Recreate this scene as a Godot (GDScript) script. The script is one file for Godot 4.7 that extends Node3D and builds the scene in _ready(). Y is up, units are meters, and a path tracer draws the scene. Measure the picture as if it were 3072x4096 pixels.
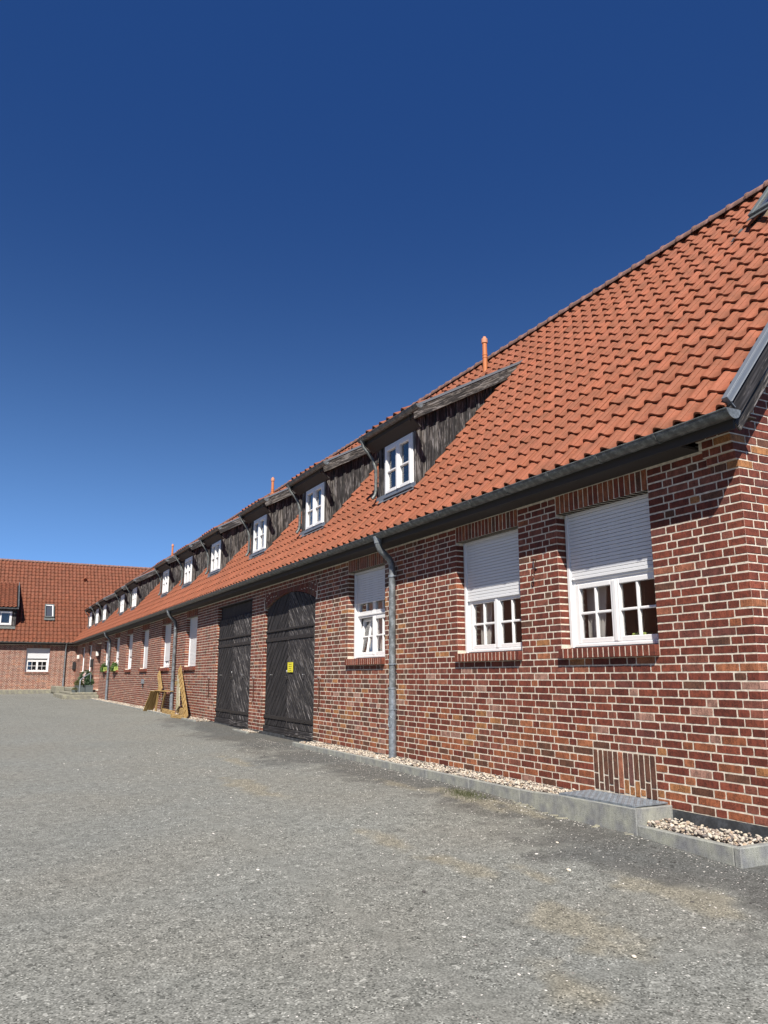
extends Node3D
# A brick stable wing with tiled roof and shed dormers. Facade in the plane z = 0, running along -x; metres, y up.

const CAM := Vector3(0, 1.19, 5.8)
const XC := -4.447          # the gable corner
const XF := -56.5           # the far wing's facade
const TH := 0.8726646       # 50 degrees: main roof pitch
const EY := 3.45            # eave reference point of the tile plane
const EZ := 0.33
const RIDGE_Y := 7.78
const COURSE := 0.0769
var rng := RandomNumberGenerator.new()
var M := {}                 # materials
var brick_mats := []
var brick_cols := []
var brick_long := []
var brick_short := []
var brick_cheap: Mesh
var brick_cheap_head: Mesh
var tile_meshes := []
var tile_mats := []
var tile_cols := []
var old_mats := []
var counts := {}
var fwd: Vector3
var cam_basis: Basis
var half_v := 0.0

# ---------------------------------------------------------------- shapes
class Sh:
	var v := PackedVector3Array()
	var n := PackedVector3Array()
	var u := PackedVector2Array()
	var xf := Transform3D()
	var uo := Vector2.ZERO
	func put(p: Vector3, nn: Vector3, uv: Vector2) -> void:
		v.append(xf * p); n.append((xf.basis * nn).normalized()); u.append(uv + uo)
	func uvof(p: Vector3, nn: Vector3) -> Vector2:
		var a := nn.abs()
		if a.z >= a.x and a.z >= a.y: return Vector2(p.x, p.y)
		if a.x >= a.y: return Vector2(p.z, p.y)
		return Vector2(p.x, p.z)
	func tri(a: Vector3, b: Vector3, c: Vector3, nn: Vector3) -> void:
		if (b - a).cross(c - a).dot(nn) > 0.0:
			var t := b; b = c; c = t
		put(a, nn, uvof(a, nn)); put(b, nn, uvof(b, nn)); put(c, nn, uvof(c, nn))
	func quad(a: Vector3, b: Vector3, c: Vector3, d: Vector3, nn: Vector3) -> void:
		tri(a, b, c, nn); tri(a, c, d, nn)
	func tri_s(a: Vector3, b: Vector3, c: Vector3, na: Vector3, nb: Vector3, nc: Vector3) -> void:
		if (b - a).cross(c - a).dot(na + nb + nc) > 0.0:
			var t := b; b = c; c = t
			t = nb; nb = nc; nc = t
		put(a, na, uvof(a, na)); put(b, nb, uvof(b, na)); put(c, nc, uvof(c, na))
	func quad_s(a: Vector3, b: Vector3, c: Vector3, d: Vector3, na: Vector3, nb: Vector3, nc: Vector3, nd: Vector3) -> void:
		tri_s(a, b, c, na, nb, nc); tri_s(a, c, d, na, nc, nd)
	func box(lo: Vector3, hi: Vector3, ch := 0.0) -> Sh:
		if ch <= 0.0:
			quad(Vector3(lo.x, lo.y, hi.z), Vector3(hi.x, lo.y, hi.z), hi, Vector3(lo.x, hi.y, hi.z), Vector3.BACK)
			quad(lo, Vector3(hi.x, lo.y, lo.z), Vector3(hi.x, hi.y, lo.z), Vector3(lo.x, hi.y, lo.z), Vector3.FORWARD)
			quad(Vector3(hi.x, lo.y, lo.z), Vector3(hi.x, hi.y, lo.z), hi, Vector3(hi.x, lo.y, hi.z), Vector3.RIGHT)
			quad(lo, Vector3(lo.x, hi.y, lo.z), Vector3(lo.x, hi.y, hi.z), Vector3(lo.x, lo.y, hi.z), Vector3.LEFT)
			quad(Vector3(lo.x, hi.y, lo.z), Vector3(hi.x, hi.y, lo.z), hi, Vector3(lo.x, hi.y, hi.z), Vector3.UP)
			quad(lo, Vector3(hi.x, lo.y, lo.z), Vector3(hi.x, lo.y, hi.z), Vector3(lo.x, lo.y, hi.z), Vector3.DOWN)
			return self
		var c := (lo + hi) / 2.0
		var h := (hi - lo) / 2.0
		ch = minf(ch, 0.45 * minf(h.x, minf(h.y, h.z)))
		for ax in 3:
			var b := (ax + 1) % 3
			var d := (ax + 2) % 3
			for s in [-1.0, 1.0]:
				var nn := Vector3.ZERO; nn[ax] = s
				var q := []
				for k in [[-1, -1], [1, -1], [1, 1], [-1, 1]]:
					var p := Vector3.ZERO
					p[ax] = s * h[ax]; p[b] = k[0] * (h[b] - ch); p[d] = k[1] * (h[d] - ch)
					q.append(c + p)
				quad(q[0], q[1], q[2], q[3], nn)
			for s in [-1.0, 1.0]:
				for t in [-1.0, 1.0]:      # edge along d between faces ax and b
					var e := []
					for k in [[0, -1], [0, 1], [1, 1], [1, -1]]:
						var p := Vector3.ZERO
						p[ax] = s * (h[ax] - (0.0 if k[0] == 0 else ch)); p[b] = t * (h[b] - (ch if k[0] == 0 else 0.0)); p[d] = k[1] * (h[d] - ch)
						e.append(c + p)
					var nn := Vector3.ZERO; nn[ax] = s; nn[b] = t
					quad(e[0], e[1], e[2], e[3], nn.normalized())
		for sx in [-1.0, 1.0]:
			for sy in [-1.0, 1.0]:
				for sz in [-1.0, 1.0]:
					var s := Vector3(sx, sy, sz)
					tri(c + s * (h - Vector3(0, ch, ch)), c + s * (h - Vector3(ch, 0, ch)), c + s * (h - Vector3(ch, ch, 0)), s.normalized())
		return self
	func obox(t: Transform3D, size: Vector3, ch := 0.0) -> Sh:   # box of that size, centred, under a transform
		var keep := xf
		xf = xf * t
		box(-size / 2.0, size / 2.0, ch)
		xf = keep
		return self
	func bar(a: Vector3, b: Vector3, w: float, d: float, ch := 0.0, face := Vector3.BACK) -> Sh:   # a bar from a to b; d is its thickness along face
		var y := (b - a).normalized()
		var x := y.cross(face).normalized()
		obox(Transform3D(Basis(x, y, x.cross(y)), (a + b) / 2.0), Vector3(w, (b - a).length(), d), ch)
		return self
	func tube(a: Vector3, b: Vector3, r0: float, r1: float, seg := 12, caps := true) -> Sh:
		path([a, b], [r0, r1], seg, caps)
		return self
	func path(p: Array, r: Array, seg := 12, caps := true) -> Sh:
		var rings := []
		var ups: Vector3 = (p[1] - p[0]).normalized()
		var side := ups.cross(Vector3(0.123, 0.31, 0.94)).normalized()
		for i in p.size():
			var d: Vector3
			if i == 0: d = p[1] - p[0]
			elif i == p.size() - 1: d = p[i] - p[i - 1]
			else: d = (p[i + 1] - p[i]).normalized() + (p[i] - p[i - 1]).normalized()
			d = d.normalized()
			side = (side - d * side.dot(d)).normalized()
			var o := d.cross(side)
			var ring := []
			for k in seg:
				var a := TAU * k / seg
				ring.append([side * cos(a) + o * sin(a), p[i] + (side * cos(a) + o * sin(a)) * r[i]])
			rings.append(ring)
			if caps and (i == 0 or i == p.size() - 1):
				for k in seg:
					tri(p[i], ring[k][1], p[i] + (side * cos(TAU * (k + 1) / seg) + o * sin(TAU * (k + 1) / seg)) * r[i], -d if i == 0 else d)
		for i in p.size() - 1:
			for k in seg:
				var j := (k + 1) % seg
				var a = rings[i][k]; var b = rings[i][j]; var c = rings[i + 1][j]; var e = rings[i + 1][k]
				quad_s(a[1], b[1], c[1], e[1], a[0], b[0], c[0], e[0])
		return self
	func prism(poly: PackedVector2Array, z0: float, z1: float, bev := 0.0) -> Sh:   # polygon in the local xy plane, from z0 to z1 (front), front edge bevelled
		var inner := poly
		if bev > 0.0:
			var off := Geometry2D.offset_polygon(poly, -bev)
			if off.size() == 1 and off[0].size() == poly.size():
				inner = off[0]
				var best := 0
				for k in inner.size():       # start both rings at matching corners
					if inner[k].distance_squared_to(poly[0]) < inner[best].distance_squared_to(poly[0]): best = k
				var turned := PackedVector2Array()
				var same := Geometry2D.is_polygon_clockwise(inner) == Geometry2D.is_polygon_clockwise(poly)
				for k in inner.size(): turned.append(inner[(best + (k if same else -k) + inner.size()) % inner.size()])
				inner = turned
			else: bev = 0.0
		var idx := Geometry2D.triangulate_polygon(inner)
		for k in range(0, idx.size(), 3):
			var q := []
			for m in 3: q.append(inner[idx[k + m]])
			tri(Vector3(q[0].x, q[0].y, z1), Vector3(q[1].x, q[1].y, z1), Vector3(q[2].x, q[2].y, z1), Vector3.BACK)
			tri(Vector3(q[0].x, q[0].y, z0), Vector3(q[1].x, q[1].y, z0), Vector3(q[2].x, q[2].y, z0), Vector3.FORWARD)
		var cw := Geometry2D.is_polygon_clockwise(poly)
		for k in poly.size():
			var a := poly[k]
			var b := poly[(k + 1) % poly.size()]
			var e := (b - a).normalized()
			var o := Vector2(e.y, -e.x)
			if cw: o = -o
			var nn := Vector3(o.x, o.y, 0)
			quad(Vector3(a.x, a.y, z0), Vector3(b.x, b.y, z0), Vector3(b.x, b.y, z1 - bev), Vector3(a.x, a.y, z1 - bev), nn)
			if bev > 0.0:
				var c := inner[(k + 1) % inner.size()]
				var d := inner[k]
				quad(Vector3(a.x, a.y, z1 - bev), Vector3(b.x, b.y, z1 - bev), Vector3(c.x, c.y, z1), Vector3(d.x, d.y, z1), (nn + Vector3.BACK).normalized())
		return self
	func lathe(c: Vector3, prof: Array, seg := 16) -> Sh:    # profile of Vector2(radius, height), upwards
		for i in prof.size() - 1:
			var a: Vector2 = prof[i]; var b: Vector2 = prof[i + 1]
			var sl := Vector2(b.y - a.y, a.x - b.x).normalized()
			for k in seg:
				var t0 := TAU * k / seg; var t1 := TAU * (k + 1) / seg
				var d0 := Vector3(cos(t0), 0, sin(t0)); var d1 := Vector3(cos(t1), 0, sin(t1))
				var n0 := d0 * sl.x + Vector3.UP * sl.y; var n1 := d1 * sl.x + Vector3.UP * sl.y
				quad_s(c + d0 * a.x + Vector3.UP * a.y, c + d1 * a.x + Vector3.UP * a.y, c + d1 * b.x + Vector3.UP * b.y, c + d0 * b.x + Vector3.UP * b.y, n0, n1, n1, n0)
		return self
	func mesh() -> ArrayMesh:
		var m := ArrayMesh.new()
		var a := []
		a.resize(Mesh.ARRAY_MAX)
		a[Mesh.ARRAY_VERTEX] = v; a[Mesh.ARRAY_NORMAL] = n; a[Mesh.ARRAY_TEX_UV] = u
		m.add_surface_from_arrays(Mesh.PRIMITIVE_TRIANGLES, a)
		return m

# ---------------------------------------------------------------- scene tree helpers
func put(parent: Node, o: Node3D, called: String) -> void:
	var key := str(parent.get_instance_id()) + called
	var k: int = counts.get(key, 0)
	counts[key] = k + 1
	o.name = called if k == 0 else "%s_%03d" % [called, k]
	parent.add_child(o, true)
func part(parent: Node, called: String, mesh: Mesh, mat: Material) -> MeshInstance3D:
	var o := MeshInstance3D.new()
	o.mesh = mesh
	o.material_override = mat
	put(parent, o, called)
	return o
func bit(parent: Node, called: String, s: Sh, mat: Material) -> MeshInstance3D:
	return part(parent, called, s.mesh(), mat)
func thing(called: String, label: String, category: String, at := Vector3.ZERO, group := "") -> Node3D:
	var o := Node3D.new()
	o.position = at
	put(self, o, called)
	tag(o, label, category, group)
	return o
func tag(o: Node, label: String, category := "", group := "", kind := "") -> void:
	if label: o.set_meta("label", label)
	if category: o.set_meta("category", category)
	if group: o.set_meta("group", group)
	if kind: o.set_meta("kind", kind)
func structure(called: String, mesh: Mesh, mat: Material, label: String) -> MeshInstance3D:
	var o := part(self, called, mesh, mat)
	tag(o, label, "", "", "structure")
	return o
func field(parent: Node, called: String, mesh: Mesh, mat: Material, xfs: Array, cols: Array, label := "") -> MultiMeshInstance3D:
	var mm := MultiMesh.new()
	mm.transform_format = MultiMesh.TRANSFORM_3D
	mm.use_colors = true
	mm.mesh = mesh
	mm.instance_count = xfs.size()
	for i in xfs.size():
		mm.set_instance_transform(i, xfs[i])
		mm.set_instance_color(i, cols[i])
	var o := MultiMeshInstance3D.new()
	o.multimesh = mm
	o.material_override = mat
	put(parent, o, called)
	tag(o, label, "", "", "stuff")
	return o
func sh(dx := Transform3D()) -> Sh:
	var s := Sh.new()
	s.xf = dx
	return s
func in_view(p: Vector3, margin := 1.04) -> bool:
	var q := cam_basis.inverse() * (p - CAM)
	if q.z > -0.3: return false
	return absf(q.y / q.z) < half_v * margin and absf(q.x / q.z) < half_v * 0.75 * margin
func V(x: float, y: float, z: float) -> Vector3: return Vector3(x, y, z)
func ground_y(x: float, z: float) -> float:
	var k := [[-140, 0.30], [-58, 0.2], [-50, 0.08], [-44, 0.03], [-28, 0.02], [-21, -0.01], [-18, -0.05], [-14, -0.066], [-11.2, -0.09], [-8, -0.113], [-7.3, -0.135], [-6.7, -0.185], [-5.5, -0.19], [-4.4, -0.245], [0, -0.31], [60, -0.4]]
	var y := 0.0
	for i in k.size() - 1:
		if x <= k[i + 1][0]:
			var t: float = clampf((x - k[i][0]) / (k[i + 1][0] - k[i][0]), 0, 1)
			y = lerpf(k[i][1], k[i + 1][1], t)
			break
	# the yard is smoother away from the wall
	var far: float = lerpf(0.12, -0.31, clampf((x + 56.0) / 56.0, 0, 1))
	return lerpf(y, minf(y, far), clampf((z - 0.5) / 4.0, 0, 1))

# ---------------------------------------------------------------- textures and materials
func noise(seed_: int, kind: int, freq: float, oct: int, w: int, h := 0, ret := -1) -> PackedByteArray:
	var n := FastNoiseLite.new()
	n.seed = seed_
	n.noise_type = kind
	n.frequency = freq
	n.fractal_type = FastNoiseLite.FRACTAL_FBM if oct > 1 else FastNoiseLite.FRACTAL_NONE
	n.fractal_octaves = oct
	if ret >= 0: n.cellular_return_type = ret
	var im := n.get_seamless_image(w, h if h else w)
	im.convert(Image.FORMAT_L8)
	return im.get_data()
func stretched(seed_: int, freq: float, oct: int, w: int, h: int, times: int) -> PackedByteArray:   # noise drawn out along v
	var n := FastNoiseLite.new()
	n.seed = seed_
	n.noise_type = FastNoiseLite.TYPE_SIMPLEX_SMOOTH
	n.frequency = freq
	n.fractal_octaves = oct
	var im := n.get_seamless_image(w, h / times)
	im.convert(Image.FORMAT_L8)
	im.resize(w, h, Image.INTERPOLATE_CUBIC)
	return im.get_data()
func image_tex(w: int, h: int, px: Callable) -> ImageTexture:
	var b := PackedByteArray()
	b.resize(w * h * 3)
	for i in w * h:
		var c: Vector3 = px.call(i)
		b[i * 3] = clampi(int(c.x), 0, 255); b[i * 3 + 1] = clampi(int(c.y), 0, 255); b[i * 3 + 2] = clampi(int(c.z), 0, 255)
	return ImageTexture.create_from_image(Image.create_from_data(w, h, false, Image.FORMAT_RGB8, b))
func grey_tex(w: int, h: int, b: PackedByteArray) -> ImageTexture:
	return ImageTexture.create_from_image(Image.create_from_data(w, h, false, Image.FORMAT_L8, b))
func mat(called: String, c: Color, rough: float, metal := 0.0) -> StandardMaterial3D:
	var m := StandardMaterial3D.new()
	m.resource_name = called
	m.albedo_color = Color(c.r, c.g, c.b).linear_to_srgb()
	m.roughness = rough
	m.metallic = metal
	M[called] = m
	return m
func world_map(m: StandardMaterial3D, t: Texture2D, metres: float, height: Texture2D = null, cm := 0.0) -> void:
	m.albedo_texture = t
	m.uv1_triplanar = true
	m.uv1_world_triplanar = true
	m.uv1_triplanar_sharpness = 4.0
	m.uv1_scale = Vector3.ONE / metres
	if height:
		m.heightmap_enabled = true
		m.heightmap_texture = height
		m.heightmap_scale = cm
func uv_map(m: StandardMaterial3D, t: Texture2D, metres: Vector2, height: Texture2D = null, cm := 0.0) -> void:
	m.albedo_texture = t
	m.uv1_scale = Vector3(1.0 / metres.x, 1.0 / metres.y, 1)
	if height:
		m.heightmap_enabled = true
		m.heightmap_texture = height
		m.heightmap_scale = cm

func make_materials() -> void:
	var S := FastNoiseLite.TYPE_SIMPLEX_SMOOTH
	var C := FastNoiseLite.TYPE_CELLULAR
	# brick: fired skin with pores and smears; the tone of each brick comes from its tint
	var a := noise(11, S, 0.012, 4, 512)
	var b := noise(12, S, 0.09, 3, 512)
	var c := noise(13, S, 0.3, 1, 512)
	var st := stretched(14, 0.06, 3, 512, 512, 4)
	var brick_t := image_tex(512, 512, func(i):
		var v := 150.0 + (a[i] - 128) * 0.36 + (b[i] - 128) * 0.34 + (c[i] - 128) * 0.2 + (st[i] - 128) * 0.26
		if b[i] > 196 and c[i] > 140: v *= 0.45
		if a[i] < 62 and b[i] > 150: v += 46.0
		return Vector3(v + 72, v + 70, v + 68))
	var rough_h := grey_tex(512, 512, b)
	for k in [["dark red", Color(0.158, 0.039, 0.023)], ["deep red", Color(0.124, 0.029, 0.018)], ["red", Color(0.200, 0.053, 0.030)], ["rose", Color(0.205, 0.070, 0.047)], ["plum", Color(0.135, 0.043, 0.033)], ["grey plum", Color(0.140, 0.062, 0.052)], ["orange", Color(0.262, 0.088, 0.040)], ["light orange", Color(0.31, 0.118, 0.056)], ["tan", Color(0.330, 0.150, 0.060)], ["brown", Color(0.120, 0.052, 0.032)], ["dark brown", Color(0.100, 0.045, 0.031)], ["salmon", Color(0.29, 0.108, 0.062)], ["bloomed", Color(0.33, 0.185, 0.145)]]:
		for j in 3:
			var col: Color = k[1] * [1.20, 1.32, 1.44][j]
			brick_cols.append(col)
			var m := mat("brick %s %d" % [k[0], j], col, 0.85)
			world_map(m, brick_t, 0.83, rough_h, 0.12)
			brick_mats.append(m)
	var bf := mat("brick field", Color.WHITE, 0.85)
	world_map(bf, brick_t, 0.83, rough_h, 0.12)
	bf.vertex_color_use_as_albedo = true
	# mortar
	var ma := noise(21, S, 0.02, 4, 512)
	var mb := noise(22, S, 0.35, 2, 512)
	var mt := image_tex(512, 512, func(i):
		var v := 228.0 + (ma[i] - 128) * 0.24 + (mb[i] - 128) * 0.34
		return Vector3(v + 4, v - 2, v - 12))
	var mm := mat("mortar", Color(0.86, 0.83, 0.77), 0.95)
	world_map(mm, mt, 0.7, grey_tex(512, 512, mb), 0.25)
	# roof tiles: clay with lichen specks
	var ta := noise(31, S, 0.01, 4, 512)
	var tb := noise(32, S, 0.12, 3, 512)
	var tc := noise(33, C, 0.045, 1, 512, 0, FastNoiseLite.RETURN_CELL_VALUE)
	var td := noise(34, C, 0.045, 1, 512, 0, FastNoiseLite.RETURN_DISTANCE)
	var tt := image_tex(512, 512, func(i):
		var v := 196.0 + (ta[i] - 128) * 0.34 + (tb[i] - 128) * 0.22
		var col := Vector3(v + 22, v + 8 - (ta[i] - 128) * 0.06, v + 4)
		if tc[i] > 238 and td[i] + (tb[i] - 128) * 0.5 < 70: col = Vector3(214, 196, 186)
		return col)
	for k in [Color(0.335, 0.124, 0.062), Color(0.342, 0.130, 0.067), Color(0.322, 0.117, 0.058), Color(0.328, 0.127, 0.067), Color(0.348, 0.128, 0.063), Color(0.315, 0.119, 0.063)]:
		tile_cols.append(k)
		var m := mat("roof clay %d" % tile_mats.size(), k, 0.72)
		world_map(m, tt, 1.7, grey_tex(512, 512, tb), 0.08)
		tile_mats.append(m)
		var om := mat("old roof clay %d" % old_mats.size(), k * 0.70, 0.78)
		world_map(om, tt, 1.7, grey_tex(512, 512, tb), 0.08)
		old_mats.append(om)
	var tf := mat("roof clay field", Color.WHITE, 0.72)
	world_map(tf, tt, 1.7, grey_tex(512, 512, tb), 0.08)
	tf.vertex_color_use_as_albedo = true
	var rg := mat("ridge clay", Color(0.34, 0.21, 0.18), 0.9)
	var rt := image_tex(512, 512, func(i):
		var v := 190.0 + (ta[i] - 128) * 0.5 + (tb[i] - 128) * 0.5
		return Vector3(v + 25, v + 12, v + 10) if ta[i] + tb[i] > 232 else Vector3(190, 186, 178) + Vector3.ONE * (tb[i] - 128) * 0.4)
	world_map(rg, rt, 0.9)
	# timber: black paint over grey wood, little or much of it flaked off
	var wg := stretched(41, 0.09, 4, 512, 512, 16)
	var wl := stretched(42, 0.02, 3, 512, 512, 4)
	var wf := stretched(43, 0.16, 3, 512, 512, 8)
	for k in [["timber black", 210, Color(0.030, 0.029, 0.031)], ["timber worn", 158, Color(0.034, 0.033, 0.035)], ["timber flaked", 138, Color(0.036, 0.034, 0.034)], ["timber door", 168, Color(0.030, 0.029, 0.031)]]:
		var lim: int = k[1]
		var t := image_tex(512, 512, func(i):
			var v := 92.0 + (wg[i] - 128) * 0.6
			var e := wf[i] * 0.62 + wl[i] * 0.5
			if e > lim:
				var g := minf((e - lim) * 6.0, 105.0)
				v += g + (wg[i] - 128) * 0.5 * g / 60.0
				return Vector3(v + 8, v + 4, v - 3)
			return Vector3(v + 2, v, v + 2))
		var m := mat(k[0], k[2] * 5.2, 0.78)
		uv_map(m, t, Vector2(1.3, 1.9), grey_tex(512, 512, wg), 0.3)
	var ol := image_tex(512, 512, func(i):
		var v := 170.0 + (wg[i] - 128) * 0.4 + (wl[i] - 128) * 0.35
		return Vector3(v + 28, v + 8, v - 34))
	uv_map(mat("timber new", Color(0.60, 0.50, 0.34), 0.8), ol, Vector2(0.5, 1.2), grey_tex(512, 512, wg), 0.2)
	var pw := image_tex(512, 512, func(i):
		var v := 212.0 + (wg[i] - 128) * 0.3
		if wf[i] * 0.5 + wl[i] * 0.6 > 146.0: return Vector3(168, 158, 112) + Vector3.ONE * (wg[i] - 128) * 0.4
		return Vector3(v, v - 2, v - 10))
	uv_map(mat("timber whitewashed", Color(0.62, 0.60, 0.54), 0.85), pw, Vector2(0.5, 1.0))
	mat("stained timber", Color(0.033, 0.029, 0.027), 0.75)
	mat("plain boards", Color(0.20, 0.15, 0.10), 0.85)
	# metals
	var za := noise(51, S, 0.012, 4, 512)
	var zb := noise(52, S, 0.06, 3, 512)
	var zt := image_tex(512, 512, func(i):
		var v := 172.0 + (za[i] - 128) * 0.30 + (zb[i] - 128) * 0.16
		if za[i] + zb[i] * 0.6 > 236: v += 14.0
		return Vector3(v, v + 3, v + 2))
	world_map(mat("zinc", Color(0.28, 0.295, 0.295), 0.5, 0.3), zt, 0.6)
	world_map(mat("zinc trim", Color(0.40, 0.43, 0.47), 0.45, 0.3), zt, 1.1)
	var gs := noise(53, C, 0.05, 1, 512, 0, FastNoiseLite.RETURN_CELL_VALUE)
	var gt := image_tex(512, 512, func(i):
		var v := 186.0 + (gs[i] - 128) * 0.12 + (za[i] - 128) * 0.22
		return Vector3(v - 4, v + 2, v + 8))
	mat("zinc smooth", Color(0.19, 0.215, 0.25), 0.45, 0.3)
	world_map(mat("galvanised", Color(0.55, 0.59, 0.63), 0.42, 0.45), gt, 0.5)
	mat("iron", Color(0.035, 0.032, 0.031), 0.6, 0.3)
	mat("rust", Color(0.09, 0.035, 0.022), 0.9)
	mat("steel bright", Color(0.6, 0.6, 0.6), 0.35, 0.8)
	# plastics, paint, glass
	mat("window white", Color(0.79, 0.80, 0.81), 0.35)
	mat("shutter white", Color(0.72, 0.74, 0.77), 0.45)
	mat("rubber", Color(0.02, 0.02, 0.02), 0.7)
	var gl := mat("glass", Color(0.1, 0.11, 0.11), 0.02)
	gl.albedo_color.a = 0.02
	gl.transparency = BaseMaterial3D.TRANSPARENCY_ALPHA
	gl.metallic_specular = 0.7
	var cu := mat("curtain", Color(0.55, 0.54, 0.52), 0.9)
	cu.backlight_enabled = true
	cu.backlight = Color(0.4, 0.4, 0.38)
	mat("blind", Color(0.78, 0.79, 0.80), 0.5)
	mat("room wall", Color(0.30, 0.28, 0.26), 0.9)
	mat("bitumen", Color(0.115, 0.125, 0.145), 0.6)
	world_map(M["bitumen"], zt, 0.8)
	mat("sign yellow", Color(0.82, 0.75, 0.04), 0.5)
	mat("print black", Color(0.03, 0.03, 0.02), 0.7)
	mat("lime plastic", Color(0.33, 0.42, 0.11), 0.5)
	mat("grey plastic", Color(0.10, 0.12, 0.125), 0.55)
	mat("lamp plastic", Color(0.78, 0.74, 0.70), 0.5)
	mat("mailbox paint", Color(0.02, 0.021, 0.023), 0.5)
	mat("soil", Color(0.03, 0.022, 0.016), 1.0)
	for k in [["leaf green", Color(0.06, 0.12, 0.025)], ["leaf dark", Color(0.028, 0.062, 0.022)], ["leaf olive", Color(0.085, 0.085, 0.028)], ["grass blade", Color(0.072, 0.082, 0.036)]]:
		var m := mat(k[0], k[1], 0.6)
		m.backlight_enabled = true
		m.backlight = Color(0.08, 0.1, 0.03)
		m.cull_mode = BaseMaterial3D.CULL_DISABLED
	mat("petal", Color(0.8, 0.62, 0.6), 0.8)
	mat("twig", Color(0.16, 0.10, 0.06), 0.9)
	# concrete
	var ca := noise(61, S, 0.008, 5, 512)
	var cb := noise(62, S, 0.2, 3, 512)
	var cs := stretched(63, 0.05, 3, 512, 512, 2)
	var ct := image_tex(512, 512, func(i):
		var v := 186.0 + (ca[i] - 128) * 0.22 + (cb[i] - 128) * 0.2 + (cs[i] - 128) * 0.12
		if cb[i] < 58: v *= 0.72
		return Vector3(v - 1, v + 1, v - 2 - (ca[i] - 128) * 0.08))
	world_map(mat("concrete", Color(0.52, 0.53, 0.52), 0.9), ct, 1.1, grey_tex(512, 512, cb), 0.25)
	world_map(mat("concrete weathered", Color(0.46, 0.44, 0.37), 0.95), ct, 1.6, grey_tex(512, 512, cb), 0.4)
	# the yard: worn asphalt, stone chips in grey binder
	var n := 1024
	var ga := noise(71, C, 0.26, 1, n, 0, FastNoiseLite.RETURN_CELL_VALUE)
	var gd := noise(72, C, 0.26, 1, n, 0, FastNoiseLite.RETURN_DISTANCE)
	var gb := noise(73, S, 0.014, 4, n)
	var gc := noise(74, C, 0.075, 1, n, 0, FastNoiseLite.RETURN_CELL_VALUE)
	var ge := noise(75, C, 0.075, 1, n, 0, FastNoiseLite.RETURN_DISTANCE)
	var at := image_tex(n, n, func(i):
		var v := 128.0 + (ga[i] - 128) * 0.24 + (gb[i] - 128) * 0.12
		if ga[i] > 246: v = 192.0
		elif ga[i] < 14: v *= 0.7
		if gc[i] > 251 and ge[i] < 110: v = 178.0 + (ga[i] - 128) * 0.1
		elif gc[i] < 5 and ge[i] < 124: v = 92.0
		return Vector3(v - 1, v + 1, v - 2))
	var hh := PackedByteArray()
	hh.resize(n * n)
	for i in n * n: hh[i] = clampi(150 - (gd[i] - 100) / 2 + (ga[i] - 128) / 3, 0, 255)
	var ym := mat("yard asphalt", Color.WHITE, 0.93)
	uv_map(ym, at, Vector2(2.3, 2.3), grey_tex(n, n, hh), 0.13)
	ym.vertex_color_use_as_albedo = true
	var pt := image_tex(256, 256, func(i):
		var v := 205.0 + (cb[(i / 256) * 512 + i % 256] - 128) * 0.4
		return Vector3(v, v - 1, v - 4))
	var pm := mat("pebble", Color.WHITE, 0.85)
	world_map(pm, pt, 0.15)
	pm.vertex_color_use_as_albedo = true
	var pl := mat("fine litter", Color.WHITE, 0.85)
	pl.vertex_color_use_as_albedo = true

# ---------------------------------------------------------------- bricks
func brick_mesh(nominal: float, seed_: int, chip: float) -> Mesh:   # unit length in x, 65 mm high, unit depth: front at z = 0, ragged front arris
	rng.seed = seed_
	var s := sh()
	var k := 6 if nominal > 0.16 else 4
	var pts := []
	var w := 1.0 / nominal
	for i in k: pts.append(Vector2(float(i) / k, 0))
	pts.append(Vector2(1, 0)); pts.append(Vector2(1, 0.5))
	for i in k: pts.append(Vector2(1.0 - float(i) / k, 1))
	pts.append(Vector2(0, 1)); pts.append(Vector2(0, 0.5))
	var outer := []
	var inner := []
	for p in pts:
		var corner: bool = (p.x == 0 or p.x == 1) and (p.y == 0 or p.y == 1)
		var bite := 0.002 + rng.randf() * 0.0022
		if rng.randf() < chip: bite += rng.randf() * 0.007
		if corner: bite += 0.003
		var q := Vector2(p.x, p.y * 0.065)
		var d := Vector2((0.5 - p.x) * 2.0 if p.x == 0 or p.x == 1 else 0.0, 1.0 if p.y == 0 else (-1.0 if p.y == 1 else 0.0))
		var o := q + Vector2(d.x * w, d.y) * bite * 0.35
		outer.append(o)
		inner.append(q + Vector2(d.x * w, d.y) * (bite + 0.0012))
	var c := Vector2(0.5, 0.0325)
	var m := pts.size()
	for i in m:
		var j := (i + 1) % m
		s.tri(Vector3(c.x, c.y, 0.0), V(inner[i].x, inner[i].y, 0), V(inner[j].x, inner[j].y, 0), Vector3.BACK)
		var dir: Vector2 = ((outer[i] + outer[j]) / 2.0 - c)
		var end: bool = pts[i].x == pts[j].x
		var nn := Vector3(signf(dir.x) if end else 0.0, 0.0 if end else signf(dir.y), 0.0)
		s.quad(V(inner[i].x, inner[i].y, 0), V(inner[j].x, inner[j].y, 0), V(outer[j].x, outer[j].y, -0.0035 if true else 0.0), V(outer[i].x, outer[i].y, -0.0035), (nn + Vector3.BACK).normalized())
		s.quad(V(outer[i].x, outer[i].y, -0.0035), V(outer[j].x, outer[j].y, -0.0035), V(outer[j].x, outer[j].y, -1), V(outer[i].x, outer[i].y, -1), nn)
	return s.mesh()
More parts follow.
